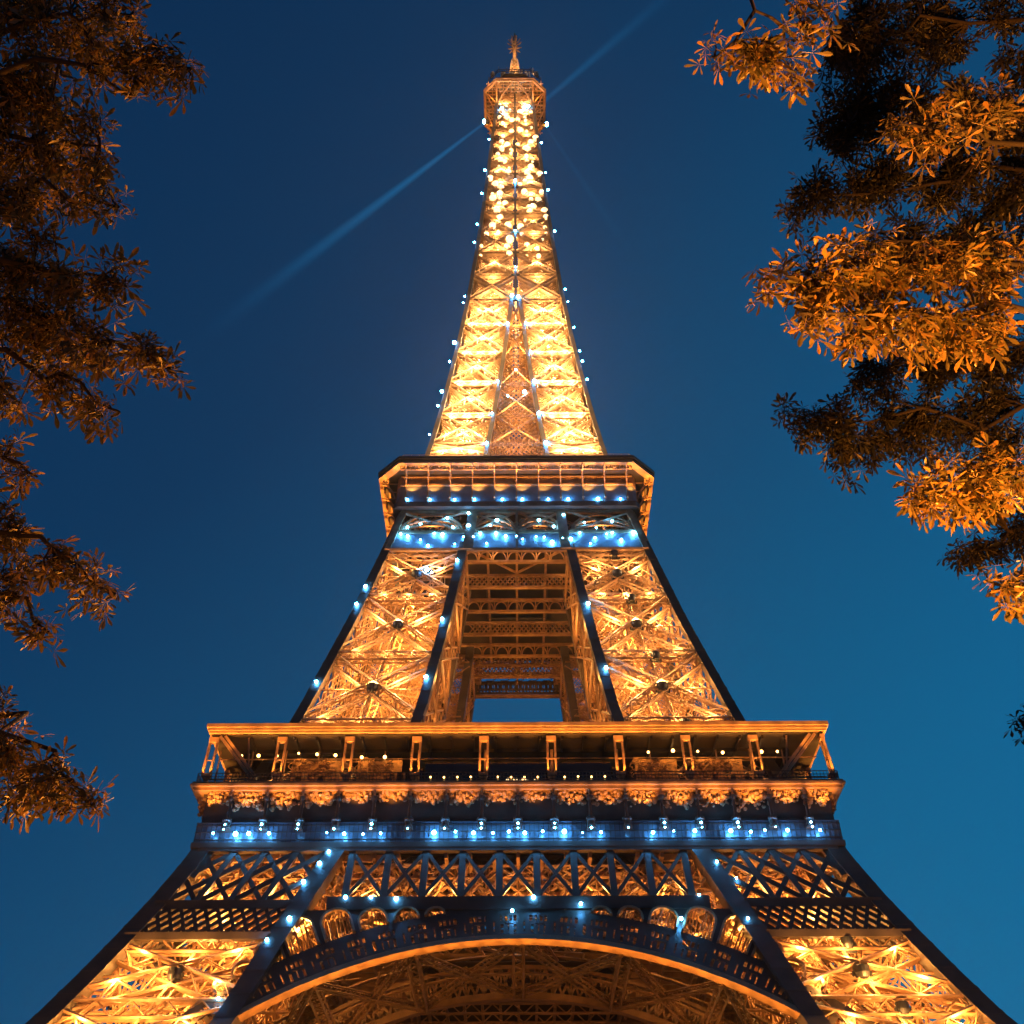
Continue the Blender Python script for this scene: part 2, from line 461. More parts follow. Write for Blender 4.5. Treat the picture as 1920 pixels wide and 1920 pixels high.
# double lattice over the leg, leaning verticals
for sx in (-1, 1):
    zz = (43.9, 50.2); n = 4
    def P(u, z): return on_face(sx * (g(z) + 1.3 + (w(z) - 1.0 - g(z) - 1.3) * u), z, 0.0)
    for i in range(n + 1): belt.bar(P(i / n, zz[0]), P(i / n, zz[1]), 0.55, 0.5, FN)
    zm = sum(zz) / 2
    for i in range(-1, n):
        for s in (0, 1):
            u0, u1 = i / n, (i + 2) / n
            z0, z1 = zz if s == 0 else zz[::-1]
            v0, v1 = max(u0, 0), min(u1, 1)
            f = lambda u: z0 + (z1 - z0) * (u - u0) / (u1 - u0)
            belt.bar(P(v0, f(v0)), P(v1, f(v1)), 0.5, 0.3, FN)
    belt.bar(P(0, 43.6), P(1.04, 43.6), 0.9, 0.7, FN)
    belt.bar(P(0, 40.0), P(1.04, 40.0), 0.7, 0.7, FN)
    # small lattice row
    n2 = 11; za, zb = 40.3, 43.2
    for i in range(-2, n2):
        for s in (0, 1):
            z0, z1 = (za, zb) if s == 0 else (zb, za)
            u0, u1 = i / n2, (i + 2) / n2
            v0, v1 = max(u0, 0), min(u1, 1)
            f = lambda u: z0 + (z1 - z0) * (u - u0) / (u1 - u0)
            belt.bar(P(v0, f(v0)), P(v1, f(v1)), 0.36, 0.35, FN)
    # solid strip along the outer edge, widening into the flare under the gallery
    for z0, z1, t in ((38, 44, 1.6), (44, 47.2, 1.7), (47.2, 50.6, 2.2)):
        belt.bar(on_face(sx * (w(z0) - t / 2 + .2), z0), on_face(sx * (w(z1) - t / 2 + .25), z1), t, 0.5, FN)
belt.bar(on_face(-18.8, 43.75, .05), on_face(18.8, 43.75, .05), 1.25, 0.6, FN)
belt.bar(on_face(-33.2, 50.45, -.1), on_face(33.2, 50.45, -.1), 0.5, 0.8, FN)
belt_o = belt.build("belt_truss", IRON_DARK, tower)
# inner lattice 3.5 m behind, and the ties between
bi = MB()
for sx in (-1, 1):
    pass
for z0, z1, x1 in ((44.2, 50.2, 31.5),):
    n = 38
    for i in range(-4, n):
        for s in (0, 1):
            u0, u1 = max(0, i / n), min(1, (i + 4) / n)
            f = lambda u: (z0 + (z1 - z0) * (u * n - i) / 4) if s == 0 else (z1 - (z1 - z0) * (u * n - i) / 4)
            bi.bar((-x1 + 2 * x1 * u0, -w(f(u0)) + 4.2, f(u0)), (-x1 + 2 * x1 * u1, -w(f(u1)) + 4.2, f(u1)), 0.3, 0.3, FN, QT)
    for i in range(n + 1):
        x = -x1 + 2 * x1 * i / n
        bi.bar((x, -w(z0) + 4.2, z0), (x, -w(z1) + 4.2, z1), 0.2, 0.3, FN, QT)
for _ in range(900):
    z = rnd.uniform(40.5, 50); x = rnd.uniform(-32, 32); y = -w(z) + rnd.uniform(1.0, 5.5)
    L = rnd.uniform(.6, 2.6); a = rnd.uniform(-1.2, 1.2)
    bi.bar((x, y, z), (x + L * math.cos(a), y + rnd.uniform(-1, 1), min(50.3, z + L * math.sin(a))), rnd.uniform(.09, .26), None, (0, 0, 1), QT)
for i in range(27):
    x = -32.5 + 2.5 * i
    bi.bar((x, -33.4, 50.0), (x, -14, 50.0), 0.35, 0.7)
for y in (-30, -26, -22, -18, -14): girder(bi, (-31, y, 49.6), (31, y, 49.6), 1.3, (0, -1, 0), .25, .14, 0.0)
inner_o = bi.build("inner_belt_lattice", IRON, belt_o)
four(belt_o)

# ------------------------------------------------------------------ arch
AC, AR = -1.9, 41.4                # centre height and inner radius of the arch
def raster_plate(mb, mask, mapf, nrm, thick):
    """solid plate with openings: mask[j, i] says where iron is"""
    J, I = mask.shape
    P = np.array([[mapf(i, j) for i in range(I + 1)] for j in range(J + 1)], float)
    nrm = np.asarray(nrm, float)
    idx = np.arange((I + 1) * (J + 1)).reshape(J + 1, I + 1); nv = idx.size
    jj, ii = np.nonzero(mask)
    a, b, c_, d = idx[jj, ii], idx[jj, ii + 1], idx[jj + 1, ii + 1], idx[jj + 1, ii]
    F = [np.stack([a, b, c_, d], 1), np.stack([a, d, c_, b], 1) + nv]
    pad = np.pad(mask, 1)
    for dj, di, e in ((-1, 0, (a, b)), (1, 0, (c_, d)), (0, -1, (d, a)), (0, 1, (b, c_))):
        open_ = ~pad[jj + 1 + dj, ii + 1 + di]
        p, q = e[0][open_], e[1][open_]
        F.append(np.stack([q, p, p + nv, q + nv], 1))
    V = np.concatenate([P.reshape(-1, 3), (P - nrm * thick).reshape(-1, 3)])
    F = np.concatenate(F); used = np.unique(F); re = np.zeros(len(V), int); re[used] = np.arange(len(used))
    mb.quads(V[used], re[F])
arch = section("arch")
# band of small slots between the rim and the arcade
A0, A1 = R(90 - 44), R(90 + 44)
da = 0.14 / 43.5; nI = int((A1 - A0) / da); r0, r1 = AR + 0.45, AR + 3.5; nJ = int((r1 - r0) / 0.13)
M = np.ones((nJ, nI), bool)
ang = A0 + (np.arange(nI) + .5) * da
unit = 2.9 / 43.5
for k in range(-30, 30):
    a0 = math.pi / 2 + k * unit
    def sl_(x, y0, y1, wd):             # a slot at x metres from the group start, y in fractions of the band
        i0 = int((a0 + x / 43.5 - A0) / da); i1 = max(i0 + 1, int((a0 + (x + wd) / 43.5 - A0) / da))
        if i0 < 0 or i1 >= nI: return
        M[int(y0 * nJ):int(y1 * nJ), i0:i1] = False
    for q in range(4): sl_(0.25 + q * 0.46, 0.64, 0.84, 0.24)
    for q in range(3):
        sl_(0.3 + q * 0.62, 0.2 + 0.06 * (q % 2), 0.52, 0.2)
    sl_(0.5, 0.5, 0.56, 0.9)
    for q in range(3): sl_(0.4 + q * 0.5, 0.08, 0.16, 0.2)
    sl_(2.3, 0.25, 0.62, 0.16)
def polar(i, j):
    a = A0 + i * da; r = r0 + (r1 - r0) * j / nJ
    x, z = r * math.cos(a), AC + r * math.sin(a); return (x, -(w(z) - 0.25), z)
am = MB(); raster_plate(am, M, polar, FN, 0.35)
# spandrel with the arcade of round-headed openings
cs = 0.125; X0, X1, Z0, Z1 = -29.0, 29.0, 26.0, 43.2
nx, nz = int((X1 - X0) / cs), int((Z1 - Z0) / cs)
xx = X0 + (np.arange(nx) + .5) * cs; zz = Z0 + (np.arange(nz) + .5) * cs
XX, ZZ = np.meshgrid(xx, zz)
rr = np.hypot(XX, ZZ - AC); aa = np.arctan2(XX, ZZ - AC)
gg = np.interp(ZZ, _G[:, 0], _G[:, 1])
S = (rr > r1 - .02) & (np.abs(XX) < gg + 0.3)
arcade = []
for sg in (-1, 1):
    for hx_, hgt, wd in ((24.8, 1.6, 2.1), (22.75, 2.5, 2.5), (20.0, 3.9, 2.8), (16.9, 3.35, 2.8), (13.8, 2.2, 2.7), (10.8, 1.35, 2.4), (8.1, .75, 1.9), (26.5, 1.0, 1.6)):
        a_ = math.asin(min(.95, hx_ / (r1 + .3))) * sg
        u = (aa - a_) * (r1 + 1.0); v = rr - (r1 + 0.25)
        hw = wd / 2; st = max(0.0, hgt - hw)
        inside = (np.abs(u) < hw) & (v > 0) & ((v < st) | ((u / hw) ** 2 + ((v - st) / min(hw, hgt)) ** 2 < 1))
        S &= ~inside
        arcade.append((a_, hw, st, min(hw, hgt)))
raster_plate(am, S, lambda i, j: (X0 + i * cs, -(w(Z0 + j * cs) - 0.25), Z0 + j * cs), FN, 0.7)
arch_o = am.build("arch_plate", IRON_DARK, arch)
# raised hoods round the arcade openings, with fine tracery standing behind them
for a_, hw, st, hh in arcade:
    hd = MB()
    def LP(u, v, rec=0.1):
        r = r1 + .25 + v; t = a_ + u / (r1 + 1.0); x, z = r * math.sin(t), AC + r * math.cos(t); return (x, -(w(z) - rec), z)
    arc = [LP(-hw, 0)] + [LP(-hw * math.cos(t), st + hh * math.sin(t)) for t in np.linspace(0, math.pi, 11)] + [LP(hw, 0)]
    hd.path(arc, 0.2, 0.5, FN)
    for q in range(8):
        u = hw * (-.9 + 1.8 * q / 7 + rnd.uniform(-.06, .06)); top = st + hh * math.sqrt(max(0, 1 - (u / hw) ** 2))
        hd.bar(LP(u, 0, .8), LP(u + rnd.uniform(-.25, .25), top + .1, .8), 0.1, 0.1, FN, QT)
    hd.bar(LP(-hw, .05, .8), LP(hw, .05, .8), .14, .14, FN)
    hd.build("arcade_hood", IRON, arch_o)
rim = MB()
th = np.linspace(-R(44), R(44), 61)
def rp(t, r, rec): x, z = r * math.sin(t), AC + r * math.cos(t); return (x, -(w(z) - rec), z)
V = []; 
for t in th: V += [rp(t, AR, -.35), rp(t, AR + .5, -.35), rp(t, AR + .5, 1.3), rp(t, AR, 1.3)]
rim.quads(V, [(i * 4 + k, i * 4 + (k + 1) % 4, i * 4 + 4 + (k + 1) % 4, i * 4 + 4 + k) for i in range(60) for k in range(4)])
rim.build("arch_rim", IRON, arch_o)
# soffit bracing that ties the outer arch to the inner arch
so = MB()
def ip(t, r=AR + .3, y=-21.5): return np.array([r * math.sin(t), y, AC + r * math.cos(t)])
def fp(t, r=AR + .3, rec=1.2): return np.array(rp(t, r, rec))
TS = [R(a) for a in (-40, -27, -14, 0, 14, 27, 40)]
for t in TS:
    girder(so, fp(t), ip(t), 1.0, (0, 0, -1), 0.2, 0.09, 0.8)
for a, b in zip(TS[:-1], TS[1:]):
    girder(so, fp(a), ip(b), 0.7, (0, 0, -1), 0.16, 0.07, 0.5); girder(so, fp(b), ip(a), 0.7, (0, 0, -1), 0.16, 0.07, 0.5)
    for q in range(9):
        t0 = a + (b - a) * rnd.random(); s0 = rnd.random(); t1 = a + (b - a) * rnd.random(); s1 = min(1, max(0, s0 + rnd.uniform(-.25, .25)))
        t1 = t0 + (t1 - t0) * .5
        zof = rnd.uniform(.2, 2.0)
        p = fp(t0) * (1 - s0) + ip(t0) * s0; q2 = fp(t1) * (1 - s1) + ip(t1) * s1
        p[2] += zof; q2[2] += zof
        so.bar(p, q2, rnd.uniform(.1, .22), None, (0, 0, 1), QT)
for s in (.33, .66):
    P = [fp(t) * (1 - s) + ip(t) * s + np.array([0, 0, .5]) for t in np.linspace(-R(40), R(40), 31)]
    so.path(P, .22, .3, (0, 0, 1), QT)
so.build("soffit_bracing", IRON_SHADE, arch_o)
ia = MB()
P = [ip(t, AR + .2) for t in np.linspace(-R(40), R(40), 51)]; ia.path(P, .7, .9, (0, 1, 0))
P = [ip(t, AR + 3.2) for t in np.linspace(-R(40), R(40), 51)]; ia.path(P, .4, .5, (0, 1, 0))
tt = np.linspace(-R(40), R(40), 65)
for k in range(64):
    ia.bar(ip(tt[k], AR + .5), ip(tt[k + 1], AR + 3.1), .24, .2, (0, 1, 0)); ia.bar(ip(tt[k + 1], AR + .5), ip(tt[k], AR + 3.1), .24, .2, (0, 1, 0))
    if k % 2 == 0: ia.bar(ip(tt[k], AR + .5), ip(tt[k], AR + 3.1), .2, .2, (0, 1, 0))
girder(ia, (-22, -21.5, 44.5), (22, -21.5, 44.5), 1.2, (0, -1, 0), .3, .16, .8)
ia.build("inner_arch", IRON_SHADE, arch_o)
four(arch_o)
# ------------------------------------------------------------------ first floor gallery
def sq(h): return [(-h, -h), (h, -h), (h, h), (-h, h)]
ff = section("first_floor")
m = MB(); m.ring(sq(33.9), sq(14.0), 56.5, 57.05); m.build("deck", IRON_DARK, ff)
m = MB()
m.ring(sq(35.2), sq(33.3), 57.06, 57.34); m.ring(sq(35.05), sq(33.4), 57.345, 57.62); m.ring(sq(34.85), sq(33.4), 56.72, 57.055)
m.build("ledge", IRON, ff)
m = MB(); m.ring(sq(33.62), sq(33.3), 53.3, 56.72)
for k in range(4):
    for i in range(18):
        x = -34.56 + 3.84 * i + 1.92
        if abs(x) > 32: continue
        for (a, b, c_, d) in ((x - 1.5, x + 1.5, 53.7, 53.82), (x - 1.5, x + 1.5, 56.2, 56.32)):
            P0, P1 = np.array([a, -33.66, (c_ + d) / 2]), np.array([b, -33.66, (c_ + d) / 2])
            rt = Matrix.Rotation(k * math.pi / 2, 3, 'Z')
            m.bar(tuple(rt @ Vector(P0)), tuple(rt @ Vector(P1)), .1, .1)
m.build("frieze_panel", IRON_DARK, ff)
BAND = pbsdf("blue-grey enamelled band", (0.09, 0.115, 0.145), 0.3, 0.0, 0.35, 0.8, 0.5)
m = MB(); m.ring(sq(33.9), sq(33.3), 51.15, 53.3); m.ring(sq(33.98), sq(33.2), 53.305, 53.4); m.build("name_band", BAND, ff)
m = MB()
for i in range(136): m.bar((-33.8 + i * .5, -33.97, 51.2), (-33.8 + i * .5, -33.97, 53.25), .06)
for z in (51.5, 52.3, 53.05): m.bar((-33.9, -33.99, z), (33.9, -33.99, z), .07)
four(m.build("band_moulding", IRON_DARK, ff))
m = MB(); m.ring(sq(34.1), sq(33.2), 50.55, 51.14); m.build("lower_moulding", IRON_DARK, ff)
# concave flare from the frieze corner down to the leg edge
m = MB()
FL = [(53.2, 33.75), (51.5, 33.8), (50.2, 33.98), (49.0, 34.35), (47.6, 34.8), (45.6, 35.6), (43.0, 36.6)]
chord(m, lambda z: (float(np.interp(z, [q[0] for q in FL[::-1]], [q[1] for q in FL[::-1]])) - .5, -float(np.interp(z, [q[0] for q in FL[::-1]], [q[1] for q in FL[::-1]])) + .5, z), [q[0] for q in FL], 1.0)
four(m.build("corner_flare", IRON_DARK, ff))
# columns with their scroll brackets
col = MB()
col.lathe([(.02, 0), (.5, 0), (.5, .35), (.38, .45), (.38, .9), (.5, 1.0), (.5, 1.25), (.19, 1.4), (.14, 3.0), (.2, 3.3), (.32, 3.45), (.38, 3.75), (.24, 3.8)], 12)
colm = col.build("column", IRON_DARK, ff)
br = MB()
spir = [(.0, -0.25 - .5 * math.cos(t) * (1 - t / 9), 3.55 + .5 * math.sin(t) * (1 - t / 9) + .35) for t in np.linspace(0, 7.5, 24)]
br.tube(spir, .1, 6)
br.path([(0, .4, 3.0), (0, 0, 3.3), (0, -.4, 4.0), (0, -.5, 4.45)], .3, .22, (1, 0, 0))
def floral(mb, x0, x1, zt, drop, n):
    """cast-iron garland that hangs below the ledge between two columns"""
    for s in (-1, 1):
        xc = (x0 + x1) / 2
        e = x0 if s < 0 else x1
        for q in range(3):
            cx, cz, r = e - s * (.35 + .42 * q), zt - .35 - .22 * q * rnd.random(), .34 - .06 * q
            mb.tube([(cx + s * r * math.cos(t) * (1 - t / 10), -.1 - .25 * rnd.random(), cz + r * math.sin(t) * (1 - t / 10)) for t in np.linspace(0, 7, 14)], .075, 5)
    for _ in range(n):
        u = rnd.uniform(-1, 1); x = (x0 + x1) / 2 + u * (x1 - x0) / 2 * .95
        dp = drop * (1 - .75 * abs(math.cos(u * 2.6 + .6)) * rnd.random())
        r = rnd.uniform(.1, .3)
        mb.ball((x, -rnd.uniform(.0, .7), zt - rnd.random() ** 1.4 * dp), r, 6, 4, rnd.uniform(.6, 1.3))
brm = br.build("bracket", IRON, ff)
first = True
for i in range(17):
    x = (i - 8) * 3.84
    if first: c0, b0 = colm, brm; first = False
    else:
        c0 = colm.copy(); b0 = brm.copy(); C.objects.link(c0); C.objects.link(b0)
    c0.location = (x, -34.35, 52.3); b0.location = (x, -34.2, 52.25)
    four(c0) if False else None
    for k in (1, 2, 3):
        for src in (c0, b0):
            d = src.copy(); C.objects.link(d)
            v = Matrix.Rotation(k * math.pi / 2, 4, 'Z') @ Vector(src.location); d.location = v; d.rotation_euler = (0, 0, k * math.pi / 2)
DROP = [1.5, 2.2, 1.9, 1.7, 1.1, 1.0, 1.3, 1.6, 1.3, 1.2, 1.5, 1.5, 1.6, 2.0, 2.1, 2.2, 1.3, 1.8]
for i in range(18):
    m = MB(); xa = max(-33.6, (i - 8.5 - .5) * 3.84); xb = min(33.6, xa + 3.84)
    floral(m, xa + .25, xb - .25, 0, DROP[i], int(55 + 30 * DROP[i]))
    o = m.build("garland", IRON, ff); o.location = (0, -33.75, 56.7)
    for k in (1, 2, 3):
        d = o.copy(); C.objects.link(d); d.location = Matrix.Rotation(k * math.pi / 2, 4, 'Z') @ o.location; d.rotation_euler = (0, 0, k * math.pi / 2)
# gallery roof with its cornice
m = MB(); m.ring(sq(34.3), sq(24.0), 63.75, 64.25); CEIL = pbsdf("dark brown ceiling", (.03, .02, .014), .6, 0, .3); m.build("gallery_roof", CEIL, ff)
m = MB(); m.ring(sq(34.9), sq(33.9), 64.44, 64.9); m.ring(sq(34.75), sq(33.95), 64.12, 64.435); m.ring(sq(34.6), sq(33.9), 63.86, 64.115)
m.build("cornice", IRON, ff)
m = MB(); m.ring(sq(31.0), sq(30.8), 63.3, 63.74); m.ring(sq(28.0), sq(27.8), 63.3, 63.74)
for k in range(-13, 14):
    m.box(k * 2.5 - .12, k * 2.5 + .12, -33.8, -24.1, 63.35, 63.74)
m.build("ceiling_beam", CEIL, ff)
# leaning twin posts with flared feet
PX = [-33.95, -26.3, -18.76, -11.26, -3.75, 3.75, 11.26, 18.76, 26.3]
pm = MB()
for s in (-.42, .42): pm.bar((s, -.1, .45), (s, .35, 5.3), .24, .3, (0, 1, 0))
pm.box(-.54, .54, .05, .55, 4.7, 5.3); pm.bar((-.42, .12, 2.4), (.42, .12, 2.4), .12); pm.bar((-.42, -.03, .6), (.42, -.03, .6), .2)
pm.lathe([(.02, -.35), (.22, -.25), (.62, .3), (.66, .48), (.02, .5)], 4, (0, 0, 0), math.pi / 4)
post = pm.build("post", IRON, ff)
PALE = pbsdf("pale glass screen", (0.20, 0.19, 0.24), 0.2, 0.0, 0.1)
for i, x in enumerate(PX):
    o = post if i == 0 else post.copy()
    if i: C.objects.link(o)
    o.location = (x, -34.35, 58.2)
    for k in (1, 2, 3):
        d = o.copy(); C.objects.link(d); d.location = Matrix.Rotation(k * math.pi / 2, 4, 'Z') @ o.location; d.rotation_euler = (0, 0, k * math.pi / 2)
for sx in (-1, 1):
    m = MB()
    for o_ in (0, .55): m.bar((sx * (33.3 - o_), -34.2, 63.6), (sx * (28.9 - o_), -34.35, 58.3), .3, .35, (0, 1, 0))
    m.bar((sx * 30.2, -33.9, 63.6), (sx * 29.3, -34.0, 58.0), .16); m.bar((sx * 33.6, -34.2, 58.3), (sx * 28.4, -34.2, 58.3), .16)
    br_o = m.build("corner_brace", IRON, ff)
    m = MB(); m.quads([(sx * 33.5, -33.7, 58.3), (sx * 29.6, -33.7, 58.3), (sx * 33.4, -33.7, 63.3), (sx * 33.5, -33.66, 58.3), (sx * 29.6, -33.66, 58.3), (sx * 33.4, -33.66, 63.3)],
                      [(0, 1, 2, 2), (3, 5, 4, 4)])
    m.build("screen_pane", PALE, br_o)
# railing on the ledge
m = MB()
for z in (57.95, 58.35, 58.75): m.bar((-34.7, -34.75, z), (34.7, -34.75, z), .07)
for i in range(187): m.bar((-34.7 + i * .373, -34.75, 57.6), (-34.7 + i * .373, -34.75, 58.75), .05)
four(m.build("railing", IRON_DARK, ff))
# glazed pavilion behind the posts
DISP = pbsdf("amber fretwork panel", (.26, .13, .05), .6, 0, .6, 2.5)
pav = section("pavilion", ff)
for i in range(9):
    xa, xb = -33.9 + i * 7.53, -33.9 + (i + 1) * 7.53
    if i in (3, 4, 5):
        m = MB(); m.box(xa + .15, xb - .15, -31.06, -31.0, 57.6, 63.3); m.build("window", GLASS, pav)
    m = MB()
    for x in (xa + .05, (xa + xb) / 2 if i not in (3, 4, 5) else xa + .2):
        m.bar((x, -31.2, 57.3), (x, -31.2, 63.5), .16, .16)
    m.bar((xa, -31.2, 62.4), (xb, -31.2, 62.4), .12)
    m.build("window_frame", IRON, pav)
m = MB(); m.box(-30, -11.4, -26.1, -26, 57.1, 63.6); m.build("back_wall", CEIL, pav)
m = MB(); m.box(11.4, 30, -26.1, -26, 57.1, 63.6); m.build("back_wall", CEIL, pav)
for xa, xb, n in ((-25.4, -19.6, 46), (-18.0, -13.0, 46), (13.2, 17.9, 46), (19.6, 25.3, 46)):
    m = MB(); m.box(xa, xb, -31.6, -31.45, 59.5, 62.0)
    for _ in range(n):
        x = rnd.uniform(xa, xb - .8); z = rnd.uniform(59.7, 61.8); r = rnd.uniform(.2, .7)
        m.tube([(x + r * math.cos(t), -31.75 - .12 * rnd.random(), z + r * math.sin(t) * .8) for t in np.linspace(rnd.random() * 3, 3 + rnd.random() * 3, 9)], .055, 5)
    m.build("display_wall", DISP, pav)
    m = MB()
    for q in range(8):
        x = rnd.uniform(xa, xb); m.box(x, x + rnd.uniform(.3, .9), -32.1, -31.8, 57.6, rnd.uniform(58.6, 60.2))
    m.build("counter", DISP, pav)
m = MB()
for q in range(16):
    x = -1.6 + rnd.random() * 3.6; m.box(x, x + .16, -31.3, -31.2, 59.0 + rnd.random() * .4, 59.5 + rnd.random() * .5)
m.build("lit_sign", WHITE_L, pav)
BP = [(x, -31.9, 62.6 + rnd.uniform(-.4, .4), rnd.uniform(.6, 1.2)) for x in (-31.2, -29.3, -27.2, -24.8, -22.7, -20.6, -17.6, -15.0, 14.8, 17.6, 20.4, 23.2, 27.6, 29.4)]
SP_ = [(b + 1.5 + q * 1.5, -31.35, 60.0 + rnd.uniform(-.05, .05), 1.0) for b in (-11.26, -3.75, 3.75) for q in range(4)] + [
    (b + .5 + q * .57, -31.4, 58.75 + rnd.uniform(-.06, .06), .5) for b in (-11.26, -3.75, 3.75) for q in range(12)]
# underside beams seen through the arch
m = MB()
for y in np.linspace(-20, 20, 9): girder(m, (-16, y, 55), (16, y, 55), 1.6, (0, -1, 0), .3, .16, .6)
for x in np.linspace(-30, 30, 16):
    if abs(x) > 13: girder(m, (x, -32, 55.4), (x, 32, 55.4), 1.4, (1, 0, 0), .28, .15)
m.build("floor_framing", IRON_DARK, ff)

# ------------------------------------------------------------------ second floor
sf = section("second_floor")
def octa(h, c): return [(-h + c, -h), (h - c, -h), (h, -h + c), (h, h - c), (h - c, h), (-h + c, h), (-h, h - c), (-h, -h + c)]
m = MB(); m.ring(octa(21.5, 3.5), octa(6.0, 1.2), 119.45, 119.8); m.build("deck", IRON_DARK, sf)
m = MB(); m.ring(octa(21.85, 3.55), octa(21.0, 3.4), 119.35, 119.75); m.ring(octa(21.7, 3.5), octa(21.2, 3.4), 119.755, 120.15); m.build("cornice", IRON, sf)
m = MB(); m.ring(octa(22.0, 3.6), octa(21.3, 3.4), 120.155, 120.75); m.build("roof_edge", IRON_DARK, sf)
m = MB()
for z in (121.2, 121.8):
    P = octa(21.2, 3.4)
    for a, b in zip(P, P[1:] + P[:1]): m.bar((*a, z), (*b, z), .07)
for a, b in zip(P, P[1:] + P[:1]):
    n = int(math.hypot(a[0] - b[0], a[1] - b[1]) / 1.2)
    for q in range(n): t = q / n; m.bar((a[0] + (b[0] - a[0]) * t, a[1] + (b[1] - a[1]) * t, 120.7), (a[0] + (b[0] - a[0]) * t, a[1] + (b[1] - a[1]) * t, 121.8), .06)
m.build("railing", IRON, sf)
PANEL = pbsdf("blue-grey parapet panel", (0.16, 0.19, 0.23), 0.5, 0.0, 0.3, 0.5, 0.5)
m = MB(); m.ring(octa(18.7, .6), octa(18.3, .6), 113.75, 117.2)
m.build("parapet_panel", PANEL, sf)
m = MB(); m.ring(octa(19.0, .6), octa(18.2, .6), 112.75, 113.74); m.build("beam", IRON_DARK, sf)
m = MB(); m.ring(octa(18.75, .6), octa(18.55, .6), 117.2, 119.4)
for i in range(300):
    x = rnd.uniform(-18, 18); z = rnd.uniform(117.5, 119.0); r = rnd.uniform(.15, .4)
    m.tube([(x + r * math.cos(t), -18.85, z + r * math.sin(t)) for t in np.linspace(rnd.random() * 6, rnd.random() * 6 + 4, 8)], .06, 5)
for z in (117.25, 119.0): m.bar((-18.2, -19.05, z), (18.2, -19.05, z), .3)
m.build("ornament_strip", IRON, sf)
m = MB()
for i in range(150):
    x = -18 + i * .2417; m.bar((x, -21.1, 118.55 + .45 * abs(math.sin(i * .9)) * rnd.random()), (x + rnd.uniform(-.2, .2), -21.0, 119.36), rnd.uniform(.07, .16), None, FN)
m.bar((-18.2, -20.4, 119.3), (18.2, -20.4, 119.3), .2)
four(m.build("cornice_fringe", IRON, sf))
cm = MB()
cm.path([(0, -.1, 0), (0, -.25, 1.5), (0, -.8, 3.2), (0, -1.7, 4.5), (0, -2.9, 5.05)], .22, .2, (1, 0, 0))
cm.bar((0, -.05, 4.95), (0, -2.9, 5.2), .2); cm.bar((0, -.1, -.2), (0, -.1, 5), .18)
cm.bar((0, -.1, 3.2), (0, -.9, 3.2), .12); cm.ball((0, -.28, .4), .2, 6, 4)
con = cm.build("console", IRON, sf)
for i in range(11):
    o = con if i == 0 else con.copy()
    if i: C.objects.link(o)
    o.location = ((i - 5) * 3.45, -18.75, 114.2)
    for k in (1, 2, 3):
        d = o.copy(); C.objects.link(d); d.location = Matrix.Rotation(k * math.pi / 2, 4, 'Z') @ o.location; d.rotation_euler = (0, 0, k * math.pi / 2)
# belt below the gallery
m = MB()
for z in (103.2, 107.4, 112.4): m.bar(on_face(-w(z) + .4, z, .1), on_face(w(z) - .4, z, .1), .5, .5, FN)
for x in (-18.0, -7.6, -6.9, 6.9, 7.6, 18.0, 0):
    s = w(112.4) / w(103.2) if abs(x) > 8 else .93
    m.bar(on_face(x * (1.06 if abs(x) > 8 else 1.0), 103.2), on_face(x * s * (1.06 if abs(x) > 8 else 1), 112.6), .8 if x else .35, .5, FN)
for xa, xb in ((-17.6, -8.2), (-6.6, -.2), (.2, 6.6), (8.2, 17.6)):
    xc, hw = (xa + xb) / 2, (xb - xa) / 2
    for hh in (4.2, 2.9, 1.7):
        m.path([on_face(xc + hw * math.cos(t), 107.6 + hh * math.sin(t), .2) for t in np.linspace(0, math.pi, 13)], .28, .3, FN)
    m.bar(on_face(xa, 107.6), on_face(xb, 112.2), .3, .3, FN, QT); m.bar(on_face(xb, 107.6), on_face(xa, 112.2), .3, .3, FN, QT)
    for q in range(34):
        x, z = rnd.uniform(xa, xb), rnd.uniform(107.8, 111.6); L = rnd.uniform(.6, 2.4); a = rnd.uniform(0, 3.1)
        m.bar(on_face(x, z, .8 + rnd.random()), on_face(x + L * math.cos(a), min(112.5, z + L * abs(math.sin(a))), .8 + rnd.random()), rnd.uniform(.1, .25), None, FN, QT)
sb = m.build("belt_truss", IRON, sf)
m = MB()
zs = [103.5, 105.3, 107.15]
V = [on_face(s * (w(z) - .9), z, .12) for z in zs for s in (-1, 1)] + [on_face(s * (w(z) - .9), z, .5) for z in zs for s in (-1, 1)]
m.quads(V, [(0, 1, 3, 2), (2, 3, 5, 4), (7, 6, 8, 9), (9, 8, 10, 11), (0, 2, 8, 6), (2, 4, 10, 8), (1, 7, 9, 3), (3, 9, 11, 5), (4, 5, 11, 10), (0, 6, 7, 1)])
m.build("enamel_band", PANEL, sb)
m = MB()
hatch_z = (107.6, 112.4)
for i in range(-4, 44):
    for s in (0, 1):
        za, zb = hatch_z if s == 0 else hatch_z[::-1]
        xa = -17.5 + i * .85; xb = xa + 4 * .85
        if xa < -17.4 or xb > 17.4: continue
        m.bar((xa, -w(za) + 2.6, za), (xb, -w(zb) + 2.6, zb), .2, .2, FN, QT)
m.build("inner_belt_lattice", IRON, sb)
fs = four(sb)
for ch in list(fs[2].children):            # the far side is open lattice: the sky shows between its bars
    if ch.name.startswith("enamel_band"): bpy.data.objects.remove(ch)
M2 = np.ones((14, 120), bool)
for q in range(26):
    c0 = 3 + q * 4.4
    M2[2:4, int(c0):int(c0) + 2] = False; M2[6:10, int(c0 + (q % 3)):int(c0 + (q % 3)) + 1] = False
m = MB(); raster_plate(m, M2, lambda i, j: (-8.0 + i * 16 / 120, w(104) - .3, 103.4 + j * 2.6 / 14), (0, 1, 0), .2)
